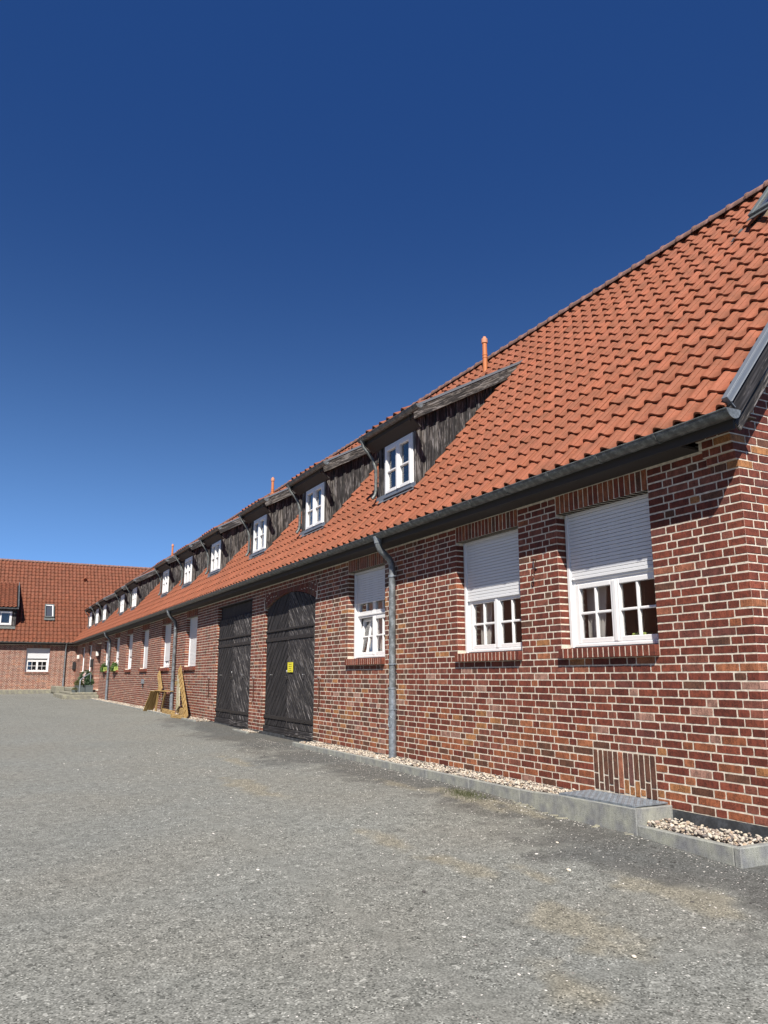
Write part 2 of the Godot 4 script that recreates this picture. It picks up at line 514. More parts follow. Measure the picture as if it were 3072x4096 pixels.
func make_bricks() -> void:
	for i in 7:
		brick_long.append(brick_mesh(0.238, 100 + i, 0.22))
		brick_short.append(brick_mesh(0.113, 200 + i, 0.22))
	var s := sh()
	s.quad(V(0, 0.001, 0), V(1, 0.001, 0), V(1, 0.064, 0), V(0, 0.064, 0), Vector3.BACK)
	for y in [0.001, 0.064]: s.quad(V(0, y, 0), V(1, y, 0), V(1, y, -1), V(0, y, -1), Vector3.DOWN if y < 0.03 else Vector3.UP)
	for x in [0.0, 1.0]: s.quad(V(x, 0.001, 0), V(x, 0.064, 0), V(x, 0.064, -1), V(x, 0.001, -1), Vector3.LEFT if x < 0.5 else Vector3.RIGHT)
	brick_cheap = s.mesh()
# tones: 0 dark red 1 deep red 2 red 3 rose 4 plum 5 grey plum 6 orange 7 light orange 8 tan 9 brown 10 dark brown 11 salmon
func brick_tone(x: float, y: float, patchy: FastNoiseLite) -> int:
	var r := rng.randf()
	var p := patchy.get_noise_2d(x, y * 1.6)
	var low := clampf((0.75 + p * 0.7 - y) / 0.5, 0, 1)
	var t := 0
	if x > -10.4:
		if r < low * 0.62: t = [6, 6, 2, 7, 3, 8, 6, 9][rng.randi() % 8]
		elif r < 0.06: t = [8, 6, 7, 11][rng.randi() % 4]
		elif r < 0.17: t = [4, 4, 9, 3][rng.randi() % 4]
		else: t = [0, 0, 1, 0, 2, 1, 3, 0][rng.randi() % 8]
	elif x > -14.3:
		if r < 0.30: t = [9, 9, 9, 5, 3][rng.randi() % 5]
		elif r < 0.52 + low * 0.2: t = [6, 11, 2, 8][rng.randi() % 4]
		else: t = [0, 3, 2, 9, 0][rng.randi() % 5]
	else:
		if r < 0.16 + low * 0.25: t = [6, 11, 2, 2][rng.randi() % 4]
		elif r < 0.45: t = [3, 4, 3, 0][rng.randi() % 4]
		else: t = [0, 2, 3, 0, 9][rng.randi() % 5]
	if y < 1.3 and rng.randf() < 0.035 + 0.05 * clampf(p * 2.0, 0, 1): t = 12
	return t * 3 + rng.randi() % 3

# cut [a, b] by the list of [lo, hi]
func cut_span(a: float, b: float, holes: Array) -> Array:
	var out := [[a, b]]
	for h in holes:
		var nxt := []
		for s in out:
			if h[1] <= s[0] + 0.001 or h[0] >= s[1] - 0.001: nxt.append(s); continue
			if h[0] > s[0] + 0.03: nxt.append([s[0], h[0]])
			if h[1] < s[1] - 0.03: nxt.append([h[1], s[1]])
		out = nxt
	return out
# bricks of one course in [a, b]: monk bond, pattern fixed in the wall; returns [x0, x1] pairs
func course_bricks(a: float, b: float, anchor: float, row: int) -> Array:
	var out := []
	var per := 0.625
	var start := anchor - 0.44 if row % 2 == 0 else anchor - 0.75     # right edge of a header
	var k := ceili((start - b) / per) - 1
	var x := start - per * k
	while x > b: x -= per
	x += per
	var lens := [0.125, 0.25, 0.25]
	var i := 0
	while x > a:
		var l: float = lens[i % 3]
		var hi := minf(x - 0.006, b - 0.0)
		var lo := maxf(x - l + 0.006, a)
		if hi - lo > 0.02:
			if out and hi - lo < 0.055 and lo <= a + 0.001: out[-1][0] = lo       # a sliver joins its neighbour
			elif out.is_empty() and hi - lo < 0.055 and x - l > a:
				i += 1; x -= l
				l = lens[i % 3]
				out.append([maxf(x - l + 0.006, a), hi])
			else: out.append([lo, hi])
		x -= l
		i += 1
	if out:                    # the cut bricks end flush with the opening
		if b - out[0][1] < 0.07: out[0][1] = b
		if out[-1][0] - a < 0.07: out[-1][0] = a
	return out

func make_tiles() -> void:
	for v in 3:
		rng.seed = 300 + v
		tile_meshes.append(tile_mesh(0.235, 0.322, 22, true))
	tile_meshes.append(tile_mesh(0.235, 0.322, 8, false))
func tile_profile(t: float) -> float:   # pantile: steep-sided roll, gentle right flank, wide shallow pan
	t = t - floorf(t)
	var k := [[0.0, 0.011], [0.05, 0.026], [0.10, 0.043], [0.16, 0.053], [0.22, 0.055], [0.29, 0.050], [0.37, 0.038], [0.46, 0.022], [0.56, 0.010], [0.68, 0.003], [0.80, 0.001], [0.91, 0.004], [1.0, 0.011]]
	for i in k.size() - 1:
		if t <= k[i + 1][0]: return lerpf(k[i][1], k[i + 1][1], (t - k[i][0]) / (k[i + 1][0] - k[i][0]))
	return 0.011
func tile_mesh(w: float, gauge: float, seg: int, fine: bool) -> Mesh:
	var s := sh()
	var j0 := rng.randf_range(-0.0015, 0.0015) if fine else 0.0
	var len_ := gauge + 0.05
	var prof := []
	for i in seg + 1:
		var t := 0.36 + 1.06 * i / seg
		var h := tile_profile(t) + (0.007 if i > seg * 0.62 else 0.0)
		prof.append(Vector3((t - 0.36) * w, h, 0))
	var low := 0.040 + j0
	var top := 0.000
	for i in seg:
		var a: Vector3 = prof[i]; var b: Vector3 = prof[i + 1]
		var e0: Vector3 = prof[maxi(i - 1, 0)]; var e1: Vector3 = prof[mini(i + 2, seg)]
		var na := Vector3(-(b.y - e0.y), b.x - e0.x, 0).normalized()
		var nb := Vector3(-(e1.y - a.y), e1.x - a.x, 0).normalized()
		s.quad_s(a + V(0, low, 0), b + V(0, low, 0), b + V(0, top, -len_), a + V(0, top, -len_), na, nb, nb, na)
		s.quad(a + V(0, low, 0), b + V(0, low, 0), b + V(0, low - 0.022, 0), a + V(0, low - 0.022, 0), Vector3.BACK)
		if fine: s.quad(a + V(0, low - 0.022, 0), b + V(0, low - 0.022, 0), b + V(0, -0.015, -0.3), a + V(0, -0.015, -0.3), Vector3.DOWN)
	for e in [prof[0], prof[seg]]:
		s.quad(e + V(0, low, 0), e + V(0, low - 0.022, 0), e + V(0, -0.019, -len_), e + V(0, top, -len_), Vector3.LEFT if e == prof[0] else Vector3.RIGHT)
	return s.mesh()

# ---------------------------------------------------------------- brick walls
# A facade in its own axes: x along, y up, z outwards (front at 0). place maps it to the world.
# holes: cut from wall and bricks [x0, x1, y0, y1, depth]; skips: cut from the bricks only [x0, x1, y0, y1].
func wall_core(place: Transform3D, x0: float, x1: float, y0: float, y1: float, holes: Array, thick: float) -> Sh:
	var s := sh(place)
	var xs := [x0, x1]
	var ys := [y0, y1]
	for h in holes:
		for k in 2:
			if h[k] > x0 and h[k] < x1 and not xs.has(h[k]): xs.append(h[k])
			if h[k + 2] > y0 and h[k + 2] < y1 and not ys.has(h[k + 2]): ys.append(h[k + 2])
	xs.sort(); ys.sort()
	var f := -0.0014
	var back := -thick
	var open := func(cx, cy):
		for h in holes:
			if cx > h[0] and cx < h[1] and cy > h[2] and cy < h[3]: return true
		return cx < x0 or cx > x1 or cy < y0 or cy > y1
	for i in xs.size() - 1:
		for j in ys.size() - 1:
			var a: float = xs[i]; var b: float = xs[i + 1]; var c: float = ys[j]; var d: float = ys[j + 1]
			if open.call((a + b) / 2, (c + d) / 2): continue
			s.quad(V(a, c, f), V(b, c, f), V(b, d, f), V(a, d, f), Vector3.BACK)
			s.quad(V(a, c, back), V(b, c, back), V(b, d, back), V(a, d, back), Vector3.FORWARD)
			var g := 0.004
			if open.call(a - 0.001, (c + d) / 2): s.quad(V(a + g, c, f), V(a + g, d, f), V(a + g, d, back), V(a + g, c, back), Vector3.LEFT)
			if open.call(b + 0.001, (c + d) / 2): s.quad(V(b - g, c, f), V(b - g, d, f), V(b - g, d, back), V(b - g, c, back), Vector3.RIGHT)
			if open.call((a + b) / 2, c - 0.001): s.quad(V(a, c, f), V(b, c, f), V(b, c, back), V(a, c, back), Vector3.DOWN)
			if open.call((a + b) / 2, d + 0.001): s.quad(V(a, d, f), V(b, d, f), V(b, d, back), V(a, d, back), Vector3.UP)
	return s
# returns a list of {t: Transform3D (world), tone, long, centre}
func lay_bricks(place: Transform3D, x0: float, x1: float, courses: int, anchor: float, holes: Array, skips: Array, tone: Callable, corner_x := 1e9, gable = null) -> Array:
	var out := []
	for row in courses:
		var yb := row * COURSE + 0.006
		var yt := yb + 0.065
		var a := x0
		var b := x1
		if gable != null:
			var lim: Vector2 = gable.call(yt)
			a = maxf(a, lim.x); b = minf(b, lim.y)
			if b - a < 0.1: continue
		if corner_x < 1e8: b = minf(b, corner_x - (0.189 if row % 2 == 0 else 0.127))
		var cuts := []
		for h in holes + skips:
			if h[2] < yt - 0.008 and h[3] > yb + 0.008: cuts.append([h[0] - (0.0 if h.size() > 4 else 0.006), h[1] + (0.0 if h.size() > 4 else 0.006)])
		for s in cut_span(a, b, cuts):
			for q in course_bricks(s[0], s[1], anchor, row):
				var l: float = q[1] - q[0]
				var depth := 0.03
				for h in holes:
					if h[2] < yt - 0.008 and h[3] > yb + 0.008 and (absf(h[1] - q[0]) < 0.01 or absf(h[0] - q[1]) < 0.01): depth = h[4]
				var tilt := rng.randf_range(-0.002, 0.002)
				var bas := Basis(Vector3(l, tilt * l, rng.randf_range(-0.003, 0.003) * l), Vector3(0, rng.randf_range(0.985, 1.015), 0), Vector3(0, 0, depth))
				var o := Vector3(q[0], yb + rng.randf_range(-0.0012, 0.0012), rng.randf_range(-0.0004, 0.0016))
				out.append({"t": place * Transform3D(bas, o), "tone": tone.call((q[0] + q[1]) / 2, yb), "long": l > 0.16, "p": place * V((q[0] + q[1]) / 2, yb + 0.03, 0)})
	return out
# the nearest in view become parts, the rest one field
func set_bricks(wall: Node3D, list: Array, most: int, called := "brick", rest := "brickwork") -> void:
	var near := []
	for i in list.size():
		if in_view(list[i].p): near.append([list[i].p.distance_to(CAM), i])
	near.sort_custom(func(a, b): return a[0] < b[0])
	var single := {}
	for k in mini(most, near.size()): single[near[k][1]] = true
	var far := [[], [], [], []]
	var cols := [[], [], [], []]
	var n := 0
	for i in list.size():
		var b: Dictionary = list[i]
		if single.has(i):
			var o := part(wall, called, (brick_long if b.long else brick_short)[n % 7], brick_mats[b.tone])
			o.transform = b.t
			n += 1
		else:
			var d: float = b.p.distance_to(CAM)
			var k := 0 if b.long else 1
			if d > 24.0: k = 2
			elif i % 2 == 0 and b.long: k = 3
			far[k].append(b.t); cols[k].append(brick_cols[b.tone])
	var all_x := []
	for k in 4:
		if far[k].is_empty(): continue
		field(wall, rest, [brick_long[1], brick_short[2], brick_cheap, brick_long[4]][k], M["brick field"], far[k], cols[k])

# ---------------------------------------------------------------- windows
func frame_rect(s: Sh, x0: float, x1: float, y0: float, y1: float, z0: float, z1: float, w: float, bottom := -1.0) -> void:
	var bt := bottom if bottom > 0 else w
	s.box(V(x0, y0, z0), V(x0 + w, y1, z1), 0.005)
	s.box(V(x1 - w, y0, z0), V(x1, y1, z1), 0.005)
	s.box(V(x0 + w, y1 - w, z0), V(x1 - w, y1, z1 - 0.0015), 0.005)
	s.box(V(x0 + w, y0, z0), V(x1 - w, y0 + bt, z1 - 0.0015), 0.005)
func sash(win: Node3D, x0: float, x1: float, y0: float, y1: float, z: float, cols: int, rows: int, w: float, tilt := 0.0, local := Transform3D()) -> void:
	var keep := local
	if tilt != 0.0: local = local * Transform3D(Basis(Vector3.RIGHT, tilt), V(0, y0, z)) * Transform3D(Basis(), V(0, -y0, -z))
	var s := sh(local)
	frame_rect(s, x0, x1, y0, y1, z - 0.03, z + 0.022, w)
	bit(win, "sash", s, M["window white"])
	var gx0 := x0 + w; var gx1 := x1 - w; var gy0 := y0 + w; var gy1 := y1 - w
	var bw := 0.028
	for c in cols - 1:
		var x := lerpf(gx0, gx1, float(c + 1) / cols)
		s = sh(local)
		s.box(V(x - bw / 2, gy0, z - 0.022), V(x + bw / 2, gy1, z + 0.014), 0.006)
		bit(win, "glazing_bar", s, M["window white"])
	for r in rows - 1:
		var y := lerpf(gy0, gy1, float(r + 1) / rows)
		for c in cols:
			s = sh(local)
			s.box(V(lerpf(gx0, gx1, float(c) / cols) + (bw / 2 if c > 0 else 0.0), y - bw / 2, z - 0.02), V(lerpf(gx0, gx1, float(c + 1) / cols) - (bw / 2 if c < cols - 1 else 0.0), y + bw / 2, z + 0.012), 0.006)
			bit(win, "glazing_bar", s, M["window white"])
	for c in cols:
		for r in rows:
			s = sh(local)
			s.box(V(lerpf(gx0, gx1, float(c) / cols), lerpf(gy0, gy1, float(r) / rows), z - 0.013), V(lerpf(gx0, gx1, float(c + 1) / cols), lerpf(gy0, gy1, float(r + 1) / rows), z - 0.009))
			bit(win, "pane", s, M["glass"])
	keep = local
# a ground-floor window in local wall axes: two small lights over two casements, roller shutter down to sb
func ground_window(b: Node3D, place: Transform3D, x0: float, x1: float, sb: float, tilted := false, fine := true) -> void:
	var w := sh(place)
	var zf := -0.19
	frame_rect(w, x0 + 0.045, x1 - 0.045, 1.505, 3.02, zf - 0.035, zf + 0.03, 0.062)
	w.box(V(x0 + 0.107, 2.205, zf - 0.035), V(x1 - 0.107, 2.275, zf + 0.028), 0.006)
	w.box(V(x0 + 0.045, 1.512, zf + 0.03), V(x1 - 0.045, 1.545, zf + 0.052), 0.006)      # weather bar
	w.box(V(x0 + 0.107, 2.236, zf + 0.028), V(x1 - 0.107, 2.262, zf + 0.042), 0.005)
	var win := bit(b, "window", w, M["window white"])
	var xm := (x0 + x1) / 2
	if fine:
		sash(win, x0 + 0.10, xm - 0.012, 1.555, 2.21, zf + 0.012, 2, 2, 0.052, -0.16 if tilted else 0.0, place)
		sash(win, xm + 0.012, x1 - 0.10, 1.555, 2.21, zf + 0.012, 2, 2, 0.052, 0.0, place)
		var s := sh(place)
		s.box(V(xm - 0.028, 1.56, zf + 0.02), V(xm + 0.028, 2.205, zf + 0.046), 0.006)
		bit(win, "meeting_stile", s, M["window white"])
		if sb > 2.2:
			sash(win, x0 + 0.10, xm - 0.004, 2.27, 2.97, zf + 0.008, 2, 1, 0.045, 0.0, place)
			sash(win, xm + 0.004, x1 - 0.10, 2.27, 2.97, zf + 0.008, 2, 1, 0.045, 0.0, place)
	elif sb > 1.56:
		sash(win, x0 + 0.10, xm - 0.004, 1.555, 2.21, zf + 0.012, 2, 2, 0.055, 0.0, place)
		sash(win, xm + 0.004, x1 - 0.10, 1.555, 2.21, zf + 0.012, 2, 2, 0.055, 0.0, place)
	var lead := sh(place)
	lead.box(V(x0 + 0.012, 1.494, zf - 0.02), V(x1 - 0.012, 1.503, zf + 0.075))
	bit(win, "sill_sheet", lead, M["zinc trim"])
	# roller shutter
	var rails := sh(place)
	for x in [x0 + 0.008, x1 - 0.054]:
		rails.box(V(x, 1.505, -0.165), V(x + 0.046, 3.028, -0.118), 0.004)
	rails.box(V(x0 + 0.054, 2.99, -0.16), V(x1 - 0.054, 3.028, -0.125), 0.003)
	var shut := bit(b, "roller_shutter", rails, M["shutter white"])
	var pitch := 0.0405
	var y := sb
	var first := true
	while y < 2.985:
		var h := minf(pitch, 2.99 - y)
		var s := sh(place)
		if first: s.box(V(x0 + 0.05, y, -0.154), V(x1 - 0.05, y + h - 0.005, -0.134), 0.004)
		else: s.box(V(x0 + 0.05, y, -0.150), V(x1 - 0.05, y + h - 0.0045, -0.1385), 0.003)
		if h > 0.012: bit(shut, "slat", s, M["shutter white"])
		first = false
		y += pitch
	if fine:
		for x in [x0 + 0.085, x1 - 0.12]:
			var k := sh(place)
			k.box(V(x, sb + 0.004, -0.136), V(x + 0.022, sb + 0.022, -0.122), 0.003)
			bit(shut, "stop", k, M["shutter white"])
	else:
		pass
func brick_sill(b: Node3D, place: Transform3D, x0: float, x1: float, fine := true) -> void:
	var m := sh(place)
	m.box(V(x0 + 0.008, 1.392, -0.21), V(x1 - 0.008, 1.488, 0.052))
	var sill := bit(b, "window_sill", m, M["mortar"])
	var n := roundi((x1 - x0) / 0.0775)
	var step := (x1 - x0) / n
	for i in n:
		var s := sh(place)
		var x := x0 + step * i
		s.box(V(x + (0.0055 if i > 0 else 0.0), 1.386 + rng.randf_range(-0.001, 0.001), -0.2), V(x + step - (0.0055 if i < n - 1 else 0.0), 1.494, 0.056 + rng.randf_range(-0.0015, 0.0015)), 0.004)
		bit(sill, "brick", s, brick_mats[[0, 2, 2, 0, 1, 2][rng.randi() % 6] * 3 + rng.randi() % 3])
func brick_lintel(b: Node3D, place: Transform3D, x0: float, x1: float, fine := true) -> void:
	var m := sh(place)
	m.box(V(x0 + 0.001, 3.034, -0.16), V(x1 - 0.001, 3.244, -0.0042))
	var lin := bit(b, "lintel", m, M["mortar"])
	var n := roundi((x1 - x0) / 0.0775)
	var step := (x1 - x0) / n
	for i in n:
		var s := sh(place)
		var x := x0 + step * i
		s.box(V(x + 0.0055, 3.030, -0.155), V(x + step - 0.0055, 3.24, 0.002 + rng.randf_range(-0.0015, 0.0015)), 0.004)
		bit(lin, "brick", s, brick_mats[[6, 2, 6, 0, 9, 2][rng.randi() % 6] * 3 + rng.randi() % 2])

# ---------------------------------------------------------------- barn doors
func barn_door(b: Node3D, x0: float, x1: float, arched: bool) -> void:
	var y1 := 2.72
	var rise := 0.255 if arched else 0.0
	var xm := (x0 + x1) / 2
	var half := (x1 - x0) / 2
	var rad := (half * half + rise * rise) / (2 * rise) if arched else 0.0
	for side in 2:
		var a := x0 + 0.025 if side == 0 else xm + 0.004
		var c := xm - 0.004 if side == 0 else x1 - 0.025
		var zf := -0.045 if side == 0 else -0.008
		var outline := PackedVector2Array([Vector2(a, 0.135), Vector2(c, 0.135)])
		var steps := 12
		for i in steps + 1:
			var x := lerpf(c, a, float(i) / steps)
			var y := y1
			if arched: y = y1 + rise - rad + sqrt(rad * rad - (x - xm) * (x - xm)) - 0.012
			outline.append(Vector2(x, y))
		var back := sh()
		back.prism(outline, zf - 0.075, zf - 0.034)
		var leaf := bit(b, "door", back, M["timber black"])
		# diagonal planks, pointing up to the middle
		var w := 0.158
		var dir := Vector2(1, 1).normalized() if side == 0 else Vector2(-1, 1).normalized()
		var nrm := Vector2(-dir.y, dir.x)
		var o := Vector2(a if side == 0 else c, 0.0)
		for k in range(-30, 31):
			var p0 := o + nrm * (k * w + 0.006)
			var p1 := o + nrm * ((k + 1) * w - 0.006)
			var strip := PackedVector2Array([p0 - dir * 6, p0 + dir * 6, p1 + dir * 6, p1 - dir * 6])
			for poly in Geometry2D.intersect_polygons(strip, outline):
				var area := 0.0
				for i in poly.size(): area += poly[i].cross(poly[(i + 1) % poly.size()])
				if absf(area) < 0.01: continue
				# model the plank upright, so that its grain runs along it
				var ang := Vector2(0, 1).angle_to(dir)
				var up := PackedVector2Array()
				var c0 := poly[0]
				for q in poly: up.append((q - c0).rotated(-ang))
				var s := sh(Transform3D(Basis(Vector3.BACK, ang), V(c0.x, c0.y, 0)))
				s.uo = Vector2(rng.randf() * 4, rng.randf() * 4)
				s.prism(up, zf - 0.032, zf + rng.randf_range(-0.003, 0.003), 0.009)
				bit(leaf, "plank", s, M["timber black"] if side == 0 else (M["timber door"] if rng.randf() < 0.6 else M["timber worn"]))
		var kick := sh()
		kick.uo = Vector2(rng.randf(), rng.randf())
		kick.xf = Transform3D(Basis(Vector3.BACK, PI / 2), V((a + c) / 2, 0.066, 0))
		kick.box(V(-0.066, -(c - a) / 2, zf - 0.05), V(0.062, (c - a) / 2, zf + 0.03), 0.006)
		bit(leaf, "kick_board", kick, M["timber black"] if side == 0 else M["timber worn"])
		for y in [0.325, 2.0]:
			var st := sh()
			var sx0 := a - 0.05 if side == 0 else a + 0.10
			var sx1 := c - 0.06 if side == 0 else c - 0.02
			st.box(V(sx0, y - 0.038, zf + 0.002), V(sx1, y + 0.038, zf + 0.016), 0.004)
			var tip := sx1 if side == 0 else sx0
			st.tube(V(tip, y, zf + 0.002), V(tip, y, zf + 0.0155), 0.05, 0.05, 12)
			if side == 0:
				st.tube(V(a - 0.055, y - 0.07, zf + 0.02), V(a - 0.055, y + 0.05, zf + 0.02), 0.022, 0.022, 10)
				st.bar(V(a - 0.05, y - 0.06, zf + 0.02), V(a - 0.02, y - 0.26, zf + 0.015), 0.02, 0.012)
			var strap := bit(leaf, "strap_hinge", st, M["iron"])
			var bolts := sh()
			for i in 5:
				var bx := lerpf(sx0 + 0.08, sx1 - 0.08, i / 4.0)
				bolts.tube(V(bx, y, zf + 0.016), V(bx, y, zf + 0.024), 0.013, 0.009, 8)
			bit(strap, "bolt", bolts, M["iron"])
		var cross := sh()
		cross.box(V(a, 2.175, zf + 0.002), V(c, 2.218, zf + 0.024), 0.004)
		bit(leaf, "cross_strip", cross, M["iron"])
		var nails := sh()
		for i in 16:
			for x in [a + 0.05, c - 0.05]:
				var y := 0.22 + i * 0.155
				nails.tube(V(x, y, zf), V(x, y, zf + 0.006), 0.011, 0.008, 6)
		for i in 6: nails.tube(V(lerpf(a + 0.1, c - 0.1, i / 5.0), 1.235, zf), V(lerpf(a + 0.1, c - 0.1, i / 5.0), 1.235, zf + 0.006), 0.012, 0.009, 6)
		bit(leaf, "nails", nails, M["iron"])
		var hook := sh()
		var hx := lerpf(a, c, 0.3) if side == 0 else lerpf(a, c, 0.66)
		hook.path([V(hx, 1.23, zf), V(hx, 1.23, zf + 0.05), V(hx + 0.05, 1.235, zf + 0.06)], [0.009, 0.009, 0.008], 8)
		bit(leaf, "handle", hook, M["steel bright"])
	var lock := sh()
	lock.lathe(V(xm - 0.07, 1.30, -0.03), [Vector2(0.0, 0.03), Vector2(0.02, 0.024), Vector2(0.024, 0.0), Vector2(0.016, -0.02), Vector2(0, -0.024)], 12)
	bit(b, "door_knob", lock, M["steel bright"])
	lock = sh()
	lock.box(V(xm - 0.03, 1.13, -0.006), V(xm + 0.05, 1.19, 0.02), 0.006)
	lock.tube(V(xm - 0.06, 1.185, -0.03), V(xm - 0.06, 1.185, 0.03), 0.017, 0.015, 10)
	bit(b, "door_lock", lock, M["iron"])
	if not arched:
		var beam := sh()
		beam.uo = Vector2(0.3, 0.1)
		beam.box(V(x0 + 0.01, y1 + 0.01, -0.20), V(x1 - 0.01, 3.05, -0.10), 0.006)
		bit(b, "transom_board", beam, M["timber black"])
		beam = sh()
		beam.box(V(x0 - 0.0, 3.052, -0.28), V(x1 + 0.0, 3.077, 0.001), 0.003)
		bit(b, "steel_lintel", beam, M["iron"])
	else:
		# soldier bricks between the arc and a level course
		var ring := sh()
		var n := 40
		for i in 24:
			var xa := lerpf(x0, x1, i / 24.0); var xb := lerpf(x0, x1, (i + 1) / 24.0)
			var ya := y1 + rise - rad + sqrt(maxf(rad * rad - (xa - xm) * (xa - xm), 0)); var yb := y1 + rise - rad + sqrt(maxf(rad * rad - (xb - xm) * (xb - xm), 0))
			ring.quad(V(xa, ya, -0.0045), V(xb, yb, -0.0045), V(xb, 3.084, -0.0045), V(xa, 3.084, -0.0045), Vector3.BACK)
			ring.quad(V(xa, ya, -0.0045), V(xb, yb, -0.0045), V(xb, yb, -0.3), V(xa, ya, -0.3), Vector3.DOWN)
		var arch := bit(b, "door_arch", ring, M["mortar"])
		var span := x1 - x0 + 0.16
		var step := span / n
		for i in n:
			var xb := x0 - 0.08 + step * (i + 0.5)
			var lean := (xb - xm) / half
			var xi := clampf(xb - lean * 0.05, x0 + 0.002, x1 - 0.002)
			var ylow := y1 + rise - rad + sqrt(maxf(rad * rad - (xi - xm) * (xi - xm), 0))
			var xt := xb + lean * 0.10 * (3.08 - ylow)
			var cuts := [[ylow, 3.078]]
			if 3.078 - ylow > 0.25:
				var mid := ylow + 0.24 if i % 2 == 0 else ylow + 0.12
				cuts = [[ylow, mid - 0.006], [mid + 0.006, 3.078]]
			elif 3.078 - ylow > 0.15 and i % 2 == 1: cuts = [[ylow, 2.96], [2.972, 3.078]]
			for q in cuts:
				if q[1] - q[0] < 0.02: continue
				var s := sh()
				var fl := func(y): return lerpf(xi, xt, (y - ylow) / maxf(3.08 - ylow, 0.01))
				s.bar(V(fl.call(q[0]), q[0] - 0.002, -0.11), V(fl.call(q[1]), q[1] - 0.003, -0.11), step - 0.011, 0.222 + rng.randf_range(-0.002, 0.002), 0.004)
				bit(arch, "brick", s, brick_mats[[9, 0, 5, 1, 0, 4][rng.randi() % 6] * 3 + rng.randi() % 3])

# ---------------------------------------------------------------- rain water goods
func half_gutter(s: Sh, a: Vector3, b: Vector3, r: float) -> void:   # a trough open to the top, axis a-b
	var d := (b - a).normalized()
	var out := d.cross(Vector3.UP).normalized()
	var seg := 12
	for i in seg:
		for k in 2:
			var rr := r - 0.003 * k
			var t0 := PI + PI * i / seg; var t1 := PI + PI * (i + 1) / seg
			var n0 := out * cos(t0) + Vector3.UP * sin(t0); var n1 := out * cos(t1) + Vector3.UP * sin(t1)
			if k == 0: s.quad_s(a + n0 * rr, a + n1 * rr, b + n1 * rr, b + n0 * rr, n0, n1, n1, n0)
			else: s.quad_s(a + n0 * rr, a + n1 * rr, b + n1 * rr, b + n0 * rr, -n0, -n1, -n1, -n0)
	for q in [-1.0, 1.0]: s.tube(a + out * q * r, b + out * q * r, 0.008, 0.008, 8, false)
func gutter(b: Node3D, a: Vector3, c: Vector3, r: float, gap: float) -> MeshInstance3D:
	var s := sh()
	half_gutter(s, a, c, r)
	var g := bit(b, "gutter", s, M["zinc"])
	var d := (c - a).normalized()
	var out := d.cross(Vector3.UP).normalized()
	for e in [a, c]:
		var cap := sh()
		var dd := d if e == c else -d
		for i in 12:
			var t0 := PI + PI * i / 12; var t1 := PI + PI * (i + 1) / 12
			for off in [0.0, 0.004]:
				cap.tri(e + dd * off, e + dd * off + (out * cos(t0) + Vector3.UP * sin(t0)) * r * 1.01, e + dd * off + (out * cos(t1) + Vector3.UP * sin(t1)) * r * 1.01, dd if off > 0 else -dd)
		for i in 12:
			var t0 := PI + PI * i / 12; var t1 := PI + PI * (i + 1) / 12
			cap.bar(e + (out * cos(t0) + Vector3.UP * sin(t0)) * r * 1.0, e + (out * cos(t1) + Vector3.UP * sin(t1)) * r * 1.0, 0.006, 0.016, 0.0, d.cross(out * cos(t0) + Vector3.UP * sin(t0)))
		bit(g, "end_cap", cap, M["zinc trim"])
	var n := int((c - a).length() / gap)
	for i in n:
		var p := a + d * gap * (i + 0.5)
		var band := sh()
		for k in 10:
			var t0 := PI + PI * k / 10; var t1 := PI + PI * (k + 1) / 10
			var n0 := out * cos(t0) + Vector3.UP * sin(t0); var n1 := out * cos(t1) + Vector3.UP * sin(t1)
			var rr := r + 0.006
			band.quad_s(p - d * 0.016 + n0 * rr, p - d * 0.016 + n1 * rr, p + d * 0.016 + n1 * rr, p + d * 0.016 + n0 * rr, n0, n1, n1, n0)
			for e in [-1.0, 1.0]: band.quad(p + d * 0.016 * e + n0 * rr, p + d * 0.016 * e + n1 * rr, p + d * 0.016 * e + n1 * r, p + d * 0.016 * e + n0 * r, d * e)
		bit(g, "bracket", band, M["zinc"])
	return g
